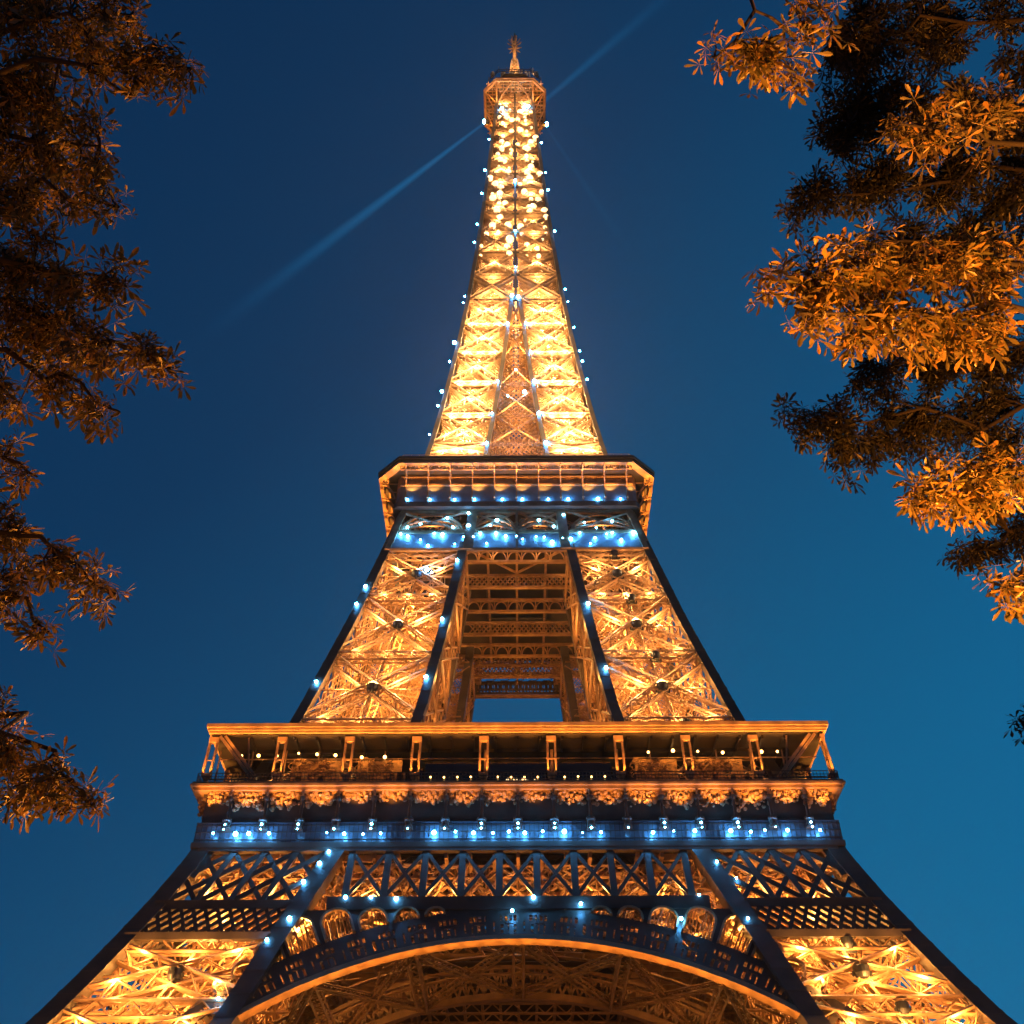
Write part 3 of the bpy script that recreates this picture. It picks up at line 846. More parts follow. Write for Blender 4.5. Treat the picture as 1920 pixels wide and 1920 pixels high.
for q in range(13): m.bar((-8 + q * 1.25, w(105) - .4, 106.0), (-8 + q * 1.25 + 1.25, w(105) - .4, 107.4 if q % 2 else 106.0), .12)
m.build("far_plate", IRON_DARK, sf)
# underside of the second floor: cross beams with open webs
m = MB()
for k, y in enumerate(np.linspace(-15.5, 15.5, 6)):
    z = 105.6
    for zz in (z - 1.15, z + 1.15): m.bar((-16, y, zz), (16, y, zz), .42, .5, (0, 1, 0))
    for q in range(22):
        x = -8 + q * .73
        if k % 2: m.bar((x, y, z - 1), (x + 1.4, y, z + 1), .16, .2, (0, 1, 0)); m.bar((x + 1.4, y, z - 1), (x, y, z + 1), .16, .2, (0, 1, 0))
        elif q % 3 == 0: m.path([(x + 1.05 + 1.0 * math.cos(t), y, z - .9 + 1.7 * math.sin(t)) for t in np.linspace(0, 3.14, 9)], .16, .2, (0, 1, 0)); m.bar((x, y, z - 1), (x, y, z + 1), .14)
for x in (-12, -4.5, 0, 4.5, 12): m.bar((x, -16, 107.4), (x, 16, 107.4), .35, .5)
m.bar((-7, -15, 107.2), (0, -9.5, 107.2), .3); m.bar((7, -15, 107.2), (0, -9.5, 107.2), .3)
m.build("floor_framing", IRON, sf)
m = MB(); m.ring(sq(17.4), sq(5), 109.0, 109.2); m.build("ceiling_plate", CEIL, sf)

# ------------------------------------------------------------------ summit
su = section("summit")
m = MB()
Oo = octa(8.35, 3.2)
m.ring(octa(8.4, 3.25), octa(7.75, 3.0), 277.5, 278.2); m.ring(octa(8.1, 3.1), octa(7.7, 3.0), 276.9, 277.49); m.build("platform_frame", IRON, su)
m = MB(); m.ring(octa(7.74, 3.0), octa(4.2, 1.2), 277.9, 278.1); m.build("platform_floor", IRON_DARK, su)
m = MB()
for x in np.linspace(-7, 7, 15): m.bar((x, -7.6, 277.6), (x, 7.6, 277.6), .18, .3)
for y in np.linspace(-7, 7, 15): m.bar((-7.6, y, 277.4), (7.6, y, 277.4), .18, .3)
for i in range(260):
    x, y = rnd.uniform(-5.4, 5.4), rnd.uniform(-7.8, 7.8); a = rnd.random() * 6; L = rnd.uniform(.4, 1.2)
    m.bar((x, y, 277.2 - rnd.random() * .6), (x + L * math.cos(a), y + L * math.sin(a), 277.1 - rnd.random() * .4), .14)
for sx in (-1, 1):                                   # curved struts carrying the platform
    for sy in (-1, 1):
        for q in ((8.2, 4.9), (4.9, 8.2), (8.2, 0.5), (.5, 8.2)):
            for tw in (0, 1):
                P = []
                for t in np.linspace(0, 1, 7):
                    a = np.array([sx * 4.7, sy * 4.7]) * np.array([1, 1]) if tw == 0 else np.array([sx * 4.8, sy * 1.5 if q[0] > q[1] else sy * 4.8])
                    b = np.array([sx * q[0], sy * q[1]]) * .97
                    f = t ** 2.0
                    P.append((*(a + (b - a) * f), 268 + 9.2 * t))
                m.path(P, .22, .22, (0, 0, 1), QT)
m.build("platform_bracket", IRON, su)
m = MB(); m.ring(octa(7.3, 2.9), octa(6.9, 2.8), 278.2, 279.6); m.lathe([(6.9, 0), (6.9, 4.6), (7.4, 4.8), (7.4, 5.4), (6.6, 5.8), (2.5, 7.6), (.1, 7.8)], 8, (0, 0, 278.3), math.pi / 8)
m.build("cabin", IRON_DARK, su)
m = MB()
for z in (284.2, 285.4):
    P = octa(7.2, 2.8)
    for a, b in zip(P, P[1:] + P[:1]): m.bar((*a, z), (*b, z), .16)
for a, b in zip(P, P[1:] + P[:1]):
    for q in range(4): t = q / 4; x, y = a[0] + (b[0] - a[0]) * t, a[1] + (b[1] - a[1]) * t; m.bar((x, y, 283.6), (x, y, 286.2 + rnd.random()), .14)
m.build("roof_railing", IRON_DARK, su)
m = MB()
for i in range(30):
    x = rnd.uniform(-6.2, 5.5); z = rnd.uniform(284.2, 287.2); m.box(x, x + rnd.uniform(.2, .6), -6.6 + rnd.random(), -5.4, z, z + rnd.uniform(.2, .8))
m.build("antenna_box", pbsdf("pale grey equipment", (.5, .52, .55), .5, 0, 0), su)
for x, y, h in ((-6.1, -5.2, 1.0), (6.0, -5.2, .9), (-6.0, 5.2, 1.0), (6.0, 5.2, 1.0)):
    m = MB(); m.lathe([(.02, 0), (.5, 0), (.55, 1.6), (.35, 2.3), (.02, 2.5)], 8, (x, y, 285.6)); m.build("corner_finial", CREAM, su)
m = MB()
for sx, sy in ((-1, -1), (1, -1), (1, 1), (-1, 1)):
    m.bar((sx * 1.9, sy * 1.9, 286), (sx * .75, sy * .75, 305), .45)
for a in range(286, 305, 2):
    ra, rb = 1.9 - (a - 286) * .0605, 1.9 - (a - 284) * .0605
    for k in range(4):
        d = [(-1, -1), (1, -1), (1, 1), (-1, 1)]
        p, q = d[k], d[(k + 1) % 4]
        m.bar((p[0] * ra, p[1] * ra, a), (q[0] * rb, q[1] * rb, a + 2), .25); m.bar((q[0] * ra, q[1] * ra, a), (p[0] * rb, p[1] * rb, a + 2), .25)
        m.bar((p[0] * ra, p[1] * ra, a), (q[0] * ra, q[1] * ra, a), .25)
m.lathe([(1.3, 0), (1.3, .5), (.02, .5)], 8, (0, 0, 304)); m.lathe([(.55, 0), (.5, 10), (.62, 10.2), (.6, 12.5), (.02, 12.6)], 8, (0, 0, 304.5))
m.build("mast", IRON, su)
m = MB()
for k in range(8):
    a = k * math.pi / 4 + .3
    for h, L, up in ((315.5, 2.2, 1.0), (317.5, 1.9, 1.6), (313.5, 1.7, -.6)):
        p = (L * math.cos(a) * .55, L * math.sin(a) * .55, h + .2)
        m.bar((0, 0, h), p, .3); m.bar(p, (L * math.cos(a), L * math.sin(a), h + up), .24)
m.tube([(0, 0, 316), (0, 0, 321), (.15, 0, 322.2), (0, 0, 324.8)], [.4, .3, .5, .12], 8)
m.bar((-.8, 0, 322), (.8, 0, 322.6), .25)
m.build("antenna", IRON, su)

# ------------------------------------------------------------------ cold flash lamps fixed to the outside
def lampset(parent, pts, r=.22, mat=BLUE_L, name="flash_lamp"):
    base = None
    for i, p in enumerate(pts):
        if base is None:
            m = MB(); m.ball((0, 0, 0), 1.0, 10, 6); base = m.build(name, mat, parent, True); o = base
        else:
            o = base.copy(); C.objects.link(o)
        o.location = tuple(p[:3]); s = (p[3] if len(p) > 3 else 1) * r * (rnd.uniform(.55, 1.0) if name == 'flash_lamp' else 1); o.scale = (s, s, s)
pts = []
for i in range(17):
    x = (i - 8) * 3.84
    pts.append((x, -35.0, 52.15, .5))
    if i in (5, 11): continue
    for s in (-1, 1):
        if rnd.random() < .1: continue
        pts.append((x + s * 1.0 + rnd.uniform(-.3, .3), -34.55, 51.85 + rnd.uniform(-.1, .15), rnd.choice((.8, 1, 1.15, .55))))
for i in (0, 1, 2, 4, 7, 8, 9, 12, 13, 14, 16): pts.append(((i - 8) * 3.84, -34.85, 52.75, .6))
lampset(ff, pts, .21)
pts = []
for x in (-16.9, -13.4, -9.6, -6.5, -2.2, .9, 4.9, 8.0, 12.6, 16.1): pts.append((x, -19.0, 114.15, rnd.choice((.8, 1, 1.1))))
for i in range(27):
    x = -17.4 + 1.33 * i + rnd.uniform(-.4, .4); z = rnd.uniform(103.9, 107.0); p = on_face(x, z, -.22); pts.append((*p, rnd.choice((.6, .8, 1.0, 1.1))))
for x, z in ((-14.6, 109.2), (-10.6, 110.6), (-9.6, 108.3), (-4.0, 108.8), (-3.0, 110), (3.4, 110), (5.6, 108.4), (10.3, 109.3), (12.0, 108.0), (14.5, 109.6), (-16.5, 108.3), (7.2, 111.3), (-7.4, 111.8), (-7.3, 108.7)):
    pts.append((*on_face(x, z, -.3), rnd.choice((.8, 1.2))))
lampset(sf, pts, .25)
pts = []
for z in (134, 140.5, 147, 154.5, 161, 167, 174, 181, 189, 198.5, 207, 221, 234, 247):
    for s in (-1, 1):
        if rnd.random() < .2: continue
        zz = z + rnd.uniform(-3, 3); pts.append((s * (w(zz) + .45), -(w(zz) + .2), zz, rnd.choice((.7, 1, 1.25, .8))))
for z, x in ((139.6, 4), (149.4, 3.3), (159, 2.7), (168.8, 2.0), (178.5, .5), (179, -.7), (190, 0), (205, 0), (228, 0), (131, 5), (131, -5), (149.4, -3.3), (139.6, -4.2), (168.8, -1.6), (153, 0), (146, 1.5), (144.8, -1.5)):
    pts.append((x, -(w(z) + .25), z, rnd.choice((.8, 1.1, 1.3))))
for x in (-4.9, 4.9): pts.append((x, -(w(123) + 1.0), 122.6, 2.2))
pts += [(-3.2, -18.2, 122.4, 1.1), (-6.5, -18.2, 122.3, 1.1), (6.8, -18.2, 122.2, 1.2), (1.0, -18.3, 122.1, .7)]
for x, z in ((-3.4, 267), (-3.0, 264), (3.5, 268), (2.4, 266)): pts.append((x, -(w(z) + .3), z, rnd.choice((1, 1.4))))
lampset(spire, pts, .3)
pts = []
for x, z, o in ((-21.3, 94.8, .6), (-22.1, 91.1, .6), (-25.3, 76.2, .6)): pts.append((x, -(w(z) + .3), z, 1.1))
for z in (100.5, 88, 77): pts.append((-(g(z) + 1.0), -(w(z) + .3), z, 1.2)); 
for z in (91, 78.5): pts.append((g(z) + 1.0, -(w(z) + .3), z, 1.2))
pts.append((-12.9, -(w(98.6) + .1), 98.6, 1.3)); pts.append((-12.2, -(w(98) + .3), 97.8, .9))
lampset(section("pillar_lamps", tower), pts, .24)
pts = []
for x, z in ((-20.3, 48.5), (-21.5, 46.2), (20.3, 48.5), (21.9, 46.4), (-17.0, 44.3), (-14.5, 44.3), (-12.0, 44.1), (1.5, 44.2), (17.8, 44.4), (-.6, 42.6), (6.1, 43.4),
             (-22.0, 41.8), (-23.6, 39.4), (22.0, 41.6), (15.6, 41.6), (-26.4, 33.2), (-19.6, 50.0)):
    pts.append((*on_face(x, z, -.55), rnd.choice((.9, 1.2, 1.3))))
lampset(arch, pts, .18)
lampset(pav, BP, .2, WARM_L, "ceiling_lamp")
lampset(pav, SP_, .11, WARM_L, "string_lamp")
# big warm bulbs packed into the top of the spire
pts = []
for k in range(25):
    z = 196 + k * 3.05; W_ = w(z)
    for s in (-1, 1):
        for u in (.3, .68):
            if rnd.random() < .12: continue
            zz = z + rnd.uniform(-1, 1); pts.append((s * W_ * (u + rnd.uniform(-.2, .2)), -(w(zz) - .3), zz, rnd.uniform(.45, 1.3)))
lampset(spire, pts[:100], .72, WHITE_L, "bulb")

# ------------------------------------------------------------------ the projectors' light
def axis(z, u=.5): W_, G_ = w(z), g(z); t = W_ + (G_ - W_) * u; return t
for z, p in ((12, 12000), (22, 9000), (30, 6500), (36, 5500), (42, 4200), (46.5, 5200)):
    a = axis(z); point((a, -a, z), p, sides=4)
def front_row(zs, p, us, out=.5, col=SODIUM):
    for z in zs:
        for s in (-1, 1):
            for u in us: point((s * axis(z, u), -(w(z) - out), z), p, col)
front_row((20, 26, 31, 35, 38.2), 1700, (.22, .5, .78), -.2)
for z, p in ((58.6, 5500), (65, 4200), (72, 5500), (78, 4000), (84, 5000), (90, 4000), (96, 4000)):
    a = axis(z); point((a, -a, z), p, sides=4)
front_row((58, 64, 70.2, 76, 82, 88, 93.4, 99), 2100, (.25, .5, .75), .1, (1, .52, .17))
CREAM_C = (1.0, .60, .22)
for z in (123, 127, 132, 138, 144, 150, 156, 162, 168, 174):
    a = axis(z); point((a, -a, z), 13500, CREAM_C, sides=4)
front_row((124, 129, 134, 139, 144, 149, 154, 159, 164, 169, 174), 2100, (.25, .5, .75), -.4, CREAM_C)
for z in (133, 142, 151, 160, 169): point((0, -(w(z) + .6), z), 2200, SODIUM)
for k in range(16):
    z = 180 + 6 * k; point((0, 0, z), 8000, CREAM_C)
    for s in (-1, 1):
        point((s * w(z) * .5, -w(z) * .5, z), 5000, CREAM_C)
        point((s * w(z) * .5, -(w(z) + .45), z), 1500, CREAM_C)
# gallery and belts
for i in range(9):
    x = -30.2 + 7.53 * i
    point((x, -(w(46) - 2.3), 45.6), 1100 if abs(x) < 18 else 2400)
for x in (-26, -19.5, 19.5, 26): point((x * 1.08, -(w(41.5) - 2.0), 41.5), 2200)
OR_ = (1, .38, .055)
for k in range(28):
    x = -34.3 + 2.54 * k; spot((x, -36.3, 58.7), (x, -35.1, 64.5), 6500, 42, OR_, .15, .8)
for x in PX + [33.95]: spot((x, -35.6, 58.3), (x, -34.4, 60.8), 1500, 70, OR_)
for i in range(18):
    x = (i - 8.5) * 3.84; spot((x, -36.0, 53.9), (x, -34.6, 57.2), 1500 * (1.3 if abs(i - 8.5) > 3 else .75), 66, OR_)
for s in (-1, 1):
    for k in range(4): spot((s * 36.1, -34 + 4 * k, 58.7), (s * 34.9, -34 + 4 * k, 64.5), 3000, 62, OR_)
for x in (-23, -15.5, 15.5, 23): [spot((x + q, -33.2, 62.9), (x + q, -31.6, 60.4), 420, 100, OR_) for q in (-1.8, 1.8)]
for x in np.linspace(-18.5, 18.5, 11): spot((x, -20.6, 116.4), (x, -21.7, 119.6), 1900, 60, OR_)
for s in (-1, 1):
    for y in np.linspace(-18, 10, 9): spot((s * 20.6, y, 116.4), (s * 21.7, y, 119.6), 1900, 60, OR_)
    spot((s * 19.4, -19.4, 116.4), (s * 20.4, -20.4, 119.6), 900, 75, OR_)
for x in np.linspace(-17.2, 17.2, 11): spot((x + .8, -19.7, 115.6), (x + .8, -18.9, 118.6), 900, 95, OR_, .1)
for x in (-13, -3.5, 3.5, 13): point((x, -(w(109) - 1.7), 108.2), 1100)
for x, y in ((0, -12.0), (-6.5, -6), (6.5, -6), (0, 10), (-7.5, 3), (7.5, 3)): point((x, y, 273.2), 950, OR_)
for x in (-3.4, 3.4): point((x, -4.6, 288.2), 2500, (1, .55, .2))
point((0, -3.6, 299), 1700, (1, .55, .2)); point((0, -3.0, 309), 1300, (1, .55, .2))
for t in np.linspace(-40, 40, 33):
    a = R(t); x, z = AR * math.sin(a), AC + AR * math.cos(a)
    spot((x * .93, -(w(z) - .4) - .2, z - 3.4), (x, -(w(z) + .1), z), 850, 60, OR_)
for x in (-15, 0, 15): point((x, -28, 30), 900, OR_)
for a_, hw, st, hh in arcade[:5] + arcade[8:13]:
    x, z = (r1 + 1.2) * math.sin(a_), AC + (r1 + 1.2) * math.cos(a_); point((x, -(w(z) - 2.2), z), 420, OR_)
for y in (-12.5, -6, 0, 6, 12.5): point((0, y, 99.5), 420, OR_)
for z in (72, 82, 92):
    for s in (-1, 1): point((s * (g(z) - 2.2), -(axis(z)), z), 1100)
# ------------------------------------------------------------------ searchlight beams from the summit
def beam_mat(name, dens, length, r0, r1):
    m = bpy.data.materials.new(name); m.use_nodes = True
    n = m.node_tree; n.nodes.clear()
    out = n.nodes.new("ShaderNodeOutputMaterial"); v = n.nodes.new("ShaderNodeEmission")
    tc = n.nodes.new("ShaderNodeTexCoord"); sx = n.nodes.new("ShaderNodeSeparateXYZ")
    mr = n.nodes.new("ShaderNodeMapRange"); mr.inputs["From Min"].default_value = 0; mr.inputs["From Max"].default_value = length
    mr.inputs["To Min"].default_value = 1; mr.inputs["To Max"].default_value = 0
    pw = n.nodes.new("ShaderNodeMath"); pw.operation = 'POWER'; pw.inputs[1].default_value = 2.2
    mu = n.nodes.new("ShaderNodeMath"); mu.operation = 'MULTIPLY'; mu.inputs[1].default_value = dens
    n.links.new(tc.outputs["Object"], sx.inputs[0]); n.links.new(sx.outputs["Z"], mr.inputs["Value"])
    n.links.new(mr.outputs["Result"], pw.inputs[0])
    xy = n.nodes.new("ShaderNodeCombineXYZ"); n.links.new(sx.outputs["X"], xy.inputs["X"]); n.links.new(sx.outputs["Y"], xy.inputs["Y"])
    ln = n.nodes.new("ShaderNodeVectorMath"); ln.operation = 'LENGTH'; n.links.new(xy.outputs[0], ln.inputs[0])
    rz = n.nodes.new("ShaderNodeMapRange"); rz.inputs["From Max"].default_value = length; rz.inputs["To Min"].default_value = r0; rz.inputs["To Max"].default_value = r1
    n.links.new(sx.outputs["Z"], rz.inputs["Value"])
    dv = n.nodes.new("ShaderNodeMath"); dv.operation = 'DIVIDE'; n.links.new(ln.outputs["Value"], dv.inputs[0]); n.links.new(rz.outputs["Result"], dv.inputs[1])
    sb_ = n.nodes.new("ShaderNodeMath"); sb_.operation = 'SUBTRACT'; sb_.use_clamp = True; sb_.inputs[0].default_value = 1; n.links.new(dv.outputs[0], sb_.inputs[1])
    m3 = n.nodes.new("ShaderNodeMath"); m3.operation = 'MULTIPLY'; n.links.new(pw.outputs[0], m3.inputs[0]); n.links.new(sb_.outputs[0], m3.inputs[1])
    n.links.new(m3.outputs[0], mu.inputs[0])
    v.inputs["Color"].default_value = (0.02, 0.42, 1.0, 1)
    n.links.new(mu.outputs[0], v.inputs["Strength"]); n.links.new(v.outputs[0], out.inputs["Volume"])
    return m
def px_at(px, py, dist):
    """world point seen at a place of the 1920 px picture, dist metres away along the view axis"""
    x = (px - 968.6) / FOC; y = (960 - py) / FOC
    c, s = math.cos(R(PITCH)), math.sin(R(PITCH))
    return CAM + dist * np.array([x, c - y * s, s + y * c])
def search_beam(a, b, r0, r1, dens, label):
    a, b = Vector(a), Vector(b); L = (b - a).length
    m = MB(); m.lathe([(.01, 0), (r0, 0), (r1, L), (.01, L)], 20)
    o = m.build("light_beam", beam_mat("lit air in beam", dens, L, r0, r1), None)
    o.location = a; o.rotation_mode = 'QUATERNION'; o.rotation_quaternion = Vector((0, 0, 1)).rotation_difference(b - a)
    tag(o, label, "light beam", "searchlight beams from the tower top")
S0 = np.array([0, 0, 281.5])
dS = float(np.dot(S0 - CAM, [0, math.cos(R(PITCH)), math.sin(R(PITCH))]))
search_beam((-7.6, 1.0, 272.5), px_at(330, 668, dS - 40), .4, 3.2, .21, "brightest pale blue searchlight beam slanting down to the left of the tower top")
search_beam((6.5, 1.0, 281.0), px_at(1330, -70, dS + 20), .8, 3.0, .075, "blue searchlight beam rising to the upper right from the tower top")
search_beam((8.2, 3.0, 274.0), px_at(1215, 520, dS + 60), .5, 2.6, .03, "faintest thin searchlight beam dropping to the right of the tower top")

for p_, d_ in (((-7.9, 1.0, 272.3), (-1, -.4, -.6)), ((6.6, .8, 281.2), (1, .3, .4)), ((8.3, 2.8, 274.2), (.9, -.3, -.7))):
    m = MB(); m.lathe([(.02, -.9), (.7, -.8), (.8, .5), (.7, .55), (.6, .45), (.02, .4)], 14)
    o = m.build("searchlight", DRUM, su); o.location = p_; o.rotation_mode = 'QUATERNION'; o.rotation_quaternion = Vector((0, 0, 1)).rotation_difference(Vector(d_))
    m = MB(); m.lathe([(.02, .47), (.6, .47), (.58, .5), (.02, .52)], 14); m.build("lens", BLUE_L, o)
m = MB()
for k in range(16):
    a = k * 2.4; r = rnd.uniform(1.5, 5.5); h = rnd.uniform(2.0, 6.5) * (1.2 - r / 8)
    m.bar((r * math.cos(a), r * math.sin(a), 285.5), (r * math.cos(a) * .97, r * math.sin(a) * .97, 286.5 + h), .16)
    m.ball((r * math.cos(a) * .97, r * math.sin(a) * .97, 286.4 + h * rnd.random()), rnd.uniform(.2, .45), 8, 5)
m.build("aerial_cluster", IRON, su)

# ------------------------------------------------------------------ ground
gm = MB(); gm.quads([(-1500, -1500, 0), (1500, -1500, 0), (1500, 1500, 0), (-1500, 1500, 0)], [(0, 1, 2, 3)])
tag(gm.build("ground", pbsdf("sandy park ground", (0.16, 0.13, 0.09), 0.9, 0, 0.4, 0.2), None), kind='structure')
for sx in (-1, 1):
    for sy in (-1, 1):
        m = MB(); m.box(sx * 50.5 - 13.5, sx * 50.5 + 13.5, sy * 50.5 - 13.5, sy * 50.5 + 13.5, 0.0, 2.2)
        m.box(sx * 50.5 - 13, sx * 50.5 + 13, sy * 50.5 - 13, sy * 50.5 + 13, 2.203, 2.9)
        m.build("masonry_footing", pbsdf("limestone", (.35, .31, .25), .8, 0, .25, .4), tower)

# ------------------------------------------------------------------ trees
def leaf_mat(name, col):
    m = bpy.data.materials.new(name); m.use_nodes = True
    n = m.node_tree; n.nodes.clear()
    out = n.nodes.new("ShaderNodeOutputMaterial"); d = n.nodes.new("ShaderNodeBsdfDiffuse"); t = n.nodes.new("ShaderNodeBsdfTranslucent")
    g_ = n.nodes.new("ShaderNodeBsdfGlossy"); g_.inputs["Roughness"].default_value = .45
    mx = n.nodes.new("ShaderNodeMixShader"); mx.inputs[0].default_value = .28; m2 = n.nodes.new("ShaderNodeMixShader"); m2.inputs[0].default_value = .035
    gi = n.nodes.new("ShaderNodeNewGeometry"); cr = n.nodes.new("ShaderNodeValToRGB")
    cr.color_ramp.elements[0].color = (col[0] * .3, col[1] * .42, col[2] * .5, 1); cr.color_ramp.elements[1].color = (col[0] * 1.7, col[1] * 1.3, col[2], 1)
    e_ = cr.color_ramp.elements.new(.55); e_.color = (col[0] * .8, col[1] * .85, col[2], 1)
    n.links.new(gi.outputs["Random Per Island"], cr.inputs["Fac"])
    n.links.new(cr.outputs["Color"], d.inputs["Color"]); n.links.new(cr.outputs["Color"], t.inputs["Color"])
    n.links.new(d.outputs[0], mx.inputs[1]); n.links.new(t.outputs[0], mx.inputs[2]); n.links.new(mx.outputs[0], m2.inputs[1]); n.links.new(g_.outputs[0], m2.inputs[2])
    n.links.new(m2.outputs[0], out.inputs["Surface"])
    return m
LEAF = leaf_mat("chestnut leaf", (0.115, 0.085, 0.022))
LEAF_SHADE = leaf_mat("shaded leaf", (0.016, 0.017, 0.008))  # leaf colour darkened, so the rear tree's shade is in the colour
BARK = pbsdf("bark", (0.018, 0.014, 0.011), .9, 0, .4, 6)
def leaflet(L, wd):
    s = np.array([[0, .04], [.35, .42], [.68, 1.0], [.88, .75], [1.0, .04]])
    v = []
    for t, k in s:
        y = t * L; x = k * wd / 2; zz = -.10 * L * t * t
        v += [(-x, y, zz + .22 * x), (0, y, zz), (x, y, zz + .22 * x)]
    f = []
    for i in range(4):
        a = i * 3; f += [(a, a + 1, a + 4, a + 3), (a + 1, a + 2, a + 5, a + 4)]
    return np.array(v), np.array(f)
def leaf_template(n=5):
    V, F, k = [], [], 0
    for i in range(n):
        q = (i - (n - 1) / 2) / ((n - 1) / 2)
        a = q * R(98)
        L = .175 * (1 - .42 * abs(q)); v, f = leaflet(L, L * .25)
        ca, sa = math.cos(a), math.sin(a)
        v = np.stack([v[:, 0] * ca + v[:, 1] * sa, -v[:, 0] * sa + v[:, 1] * ca, v[:, 2] - .3 * abs(q) * v[:, 1]], 1)
        v[:, :2] += .012 * np.array([sa, ca]); v[:, 1] += .05
        V.append(v); F.append(f + k); k += len(v)
    V.append(np.array([(-.003, -.06, 0), (.003, -.06, 0), (.003, .06, 0), (-.003, .06, 0)])); F.append(np.array([(k, k + 1, k + 2, k + 3)]))
    return np.concatenate(V), np.concatenate(F)
TV, TF = leaf_template(5)
def scatter_leaves(mb, P, out_dir, scale=1.0, droop=.7):
    n = len(P)
    d = rng.normal(size=(n, 3)) * .8 + out_dir + np.array([0, 0, -droop]); d /= np.linalg.norm(d, axis=1)[:, None]
    up = rng.normal(size=(n, 3)) * .55 + np.array([0, -.25, 1.0]); x = np.cross(d, up); x /= np.linalg.norm(x, axis=1)[:, None] + 1e-9
    z = np.cross(x, d); sc = scale * rng.uniform(.4, 1.05, n)
    V = P[:, None] + sc[:, None, None] * (TV[None, :, :1] * x[:, None] + TV[None, :, 1:2] * d[:, None] + TV[None, :, 2:] * z[:, None])
    F = TF[None] + (np.arange(n) * len(TV))[:, None, None]
    mb.quads(V.reshape(-1, 3), F.reshape(-1, 4))
def crawl(a, b, n=7, wob=.06, sag=0.0):
    a, b = np.array(a, float), np.array(b, float); L = np.linalg.norm(b - a)
    P = [a + (b - a) * t + rng.normal(size=3) * wob * L * math.sin(math.pi * t) * .5 + np.array([0, 0, sag * L * math.sin(math.pi * t)]) for t in np.linspace(0, 1, n)]
    return np.array(P)
FILL = 1.0; KIND = LEAF
def tree(name, base, fork, label, boughs, trunk_r, group):
    """boughs: (root px, tip px, dist0, dist1, [(cx, cy, rx, ry, dist, n)...])"""
    t = empty(name, tuple(base)); tag(t, label, "tree", group)
    base = np.array(base); fork = np.array(fork)
    tm = MB(); P = crawl(base, fork, 9, .05); tm.tube(P, np.linspace(trunk_r, trunk_r * .6, 9), 12)
    top = fork + np.array([0, 0, 12.0]); tm.tube(crawl(fork, top, 5, .05), np.linspace(trunk_r * .6, trunk_r * .2, 5), 10)
    trunk = tm.build("trunk", BARK, t, True); trunk.location = tuple(-base)
    for (p0, d0, p1, d1, cl) in boughs:
        bm, lm = MB(), MB()
        A, B = px_at(*p0, d0), px_at(*p1, d1)
        hub = fork + np.array([0, 0, rng.uniform(-1, 1.5) if p0[1] > 0 else 11.5])
        main = crawl(A, B, 9, .08, .04)
        bm.tube(crawl(hub, A, 7, .06, .03), np.linspace(trunk_r * .2, .035, 7), 8)
        bm.tube(main, np.linspace(.035, .01, 9), 7)
        for cx, cy, rx, ry, dist, n in cl:
            Cc = px_at(cx, cy, dist); k = dist / FOC
            ns = max(3, n // 9)
            q = main[rng.integers(2, 9, ns)] if ns else []
            u = rng.normal(size=(ns, 3)); u /= np.linalg.norm(u, axis=1)[:, None]; u *= rng.random((ns, 1)) ** (1 / 2.2)
            for i in range(ns):
                tip = px_at(cx + u[i, 0] * rx, cy + u[i, 1] * ry, dist + u[i, 2] * max(rx, ry) * k * .8)
                tw = crawl(main[int(np.argmin(np.linalg.norm(main - tip, axis=1)))], tip, 5, .12)
                bm.tube(tw, np.linspace(.013, .005, 5), 5)
                m_ = max(2, int(n * FILL / ns)); tt = rng.uniform(.35, 1.04, m_) ** .6
                seg = np.clip(tt * 4, 0, 3.999); i0 = seg.astype(int); fr = (seg - i0)[:, None]
                pp = tw[i0] * (1 - fr) + tw[i0 + 1] * fr + rng.normal(size=(m_, 3)) * .06
                od = tw[-1] - tw[0]; od = od / (np.linalg.norm(od) + 1e-6)
                scatter_leaves(lm, pp, od * .9, 1.0)
        b = bm.build("bough", BARK, t, True); b.location = tuple(-base)
        l = lm.build("foliage", KIND, b)
    return t
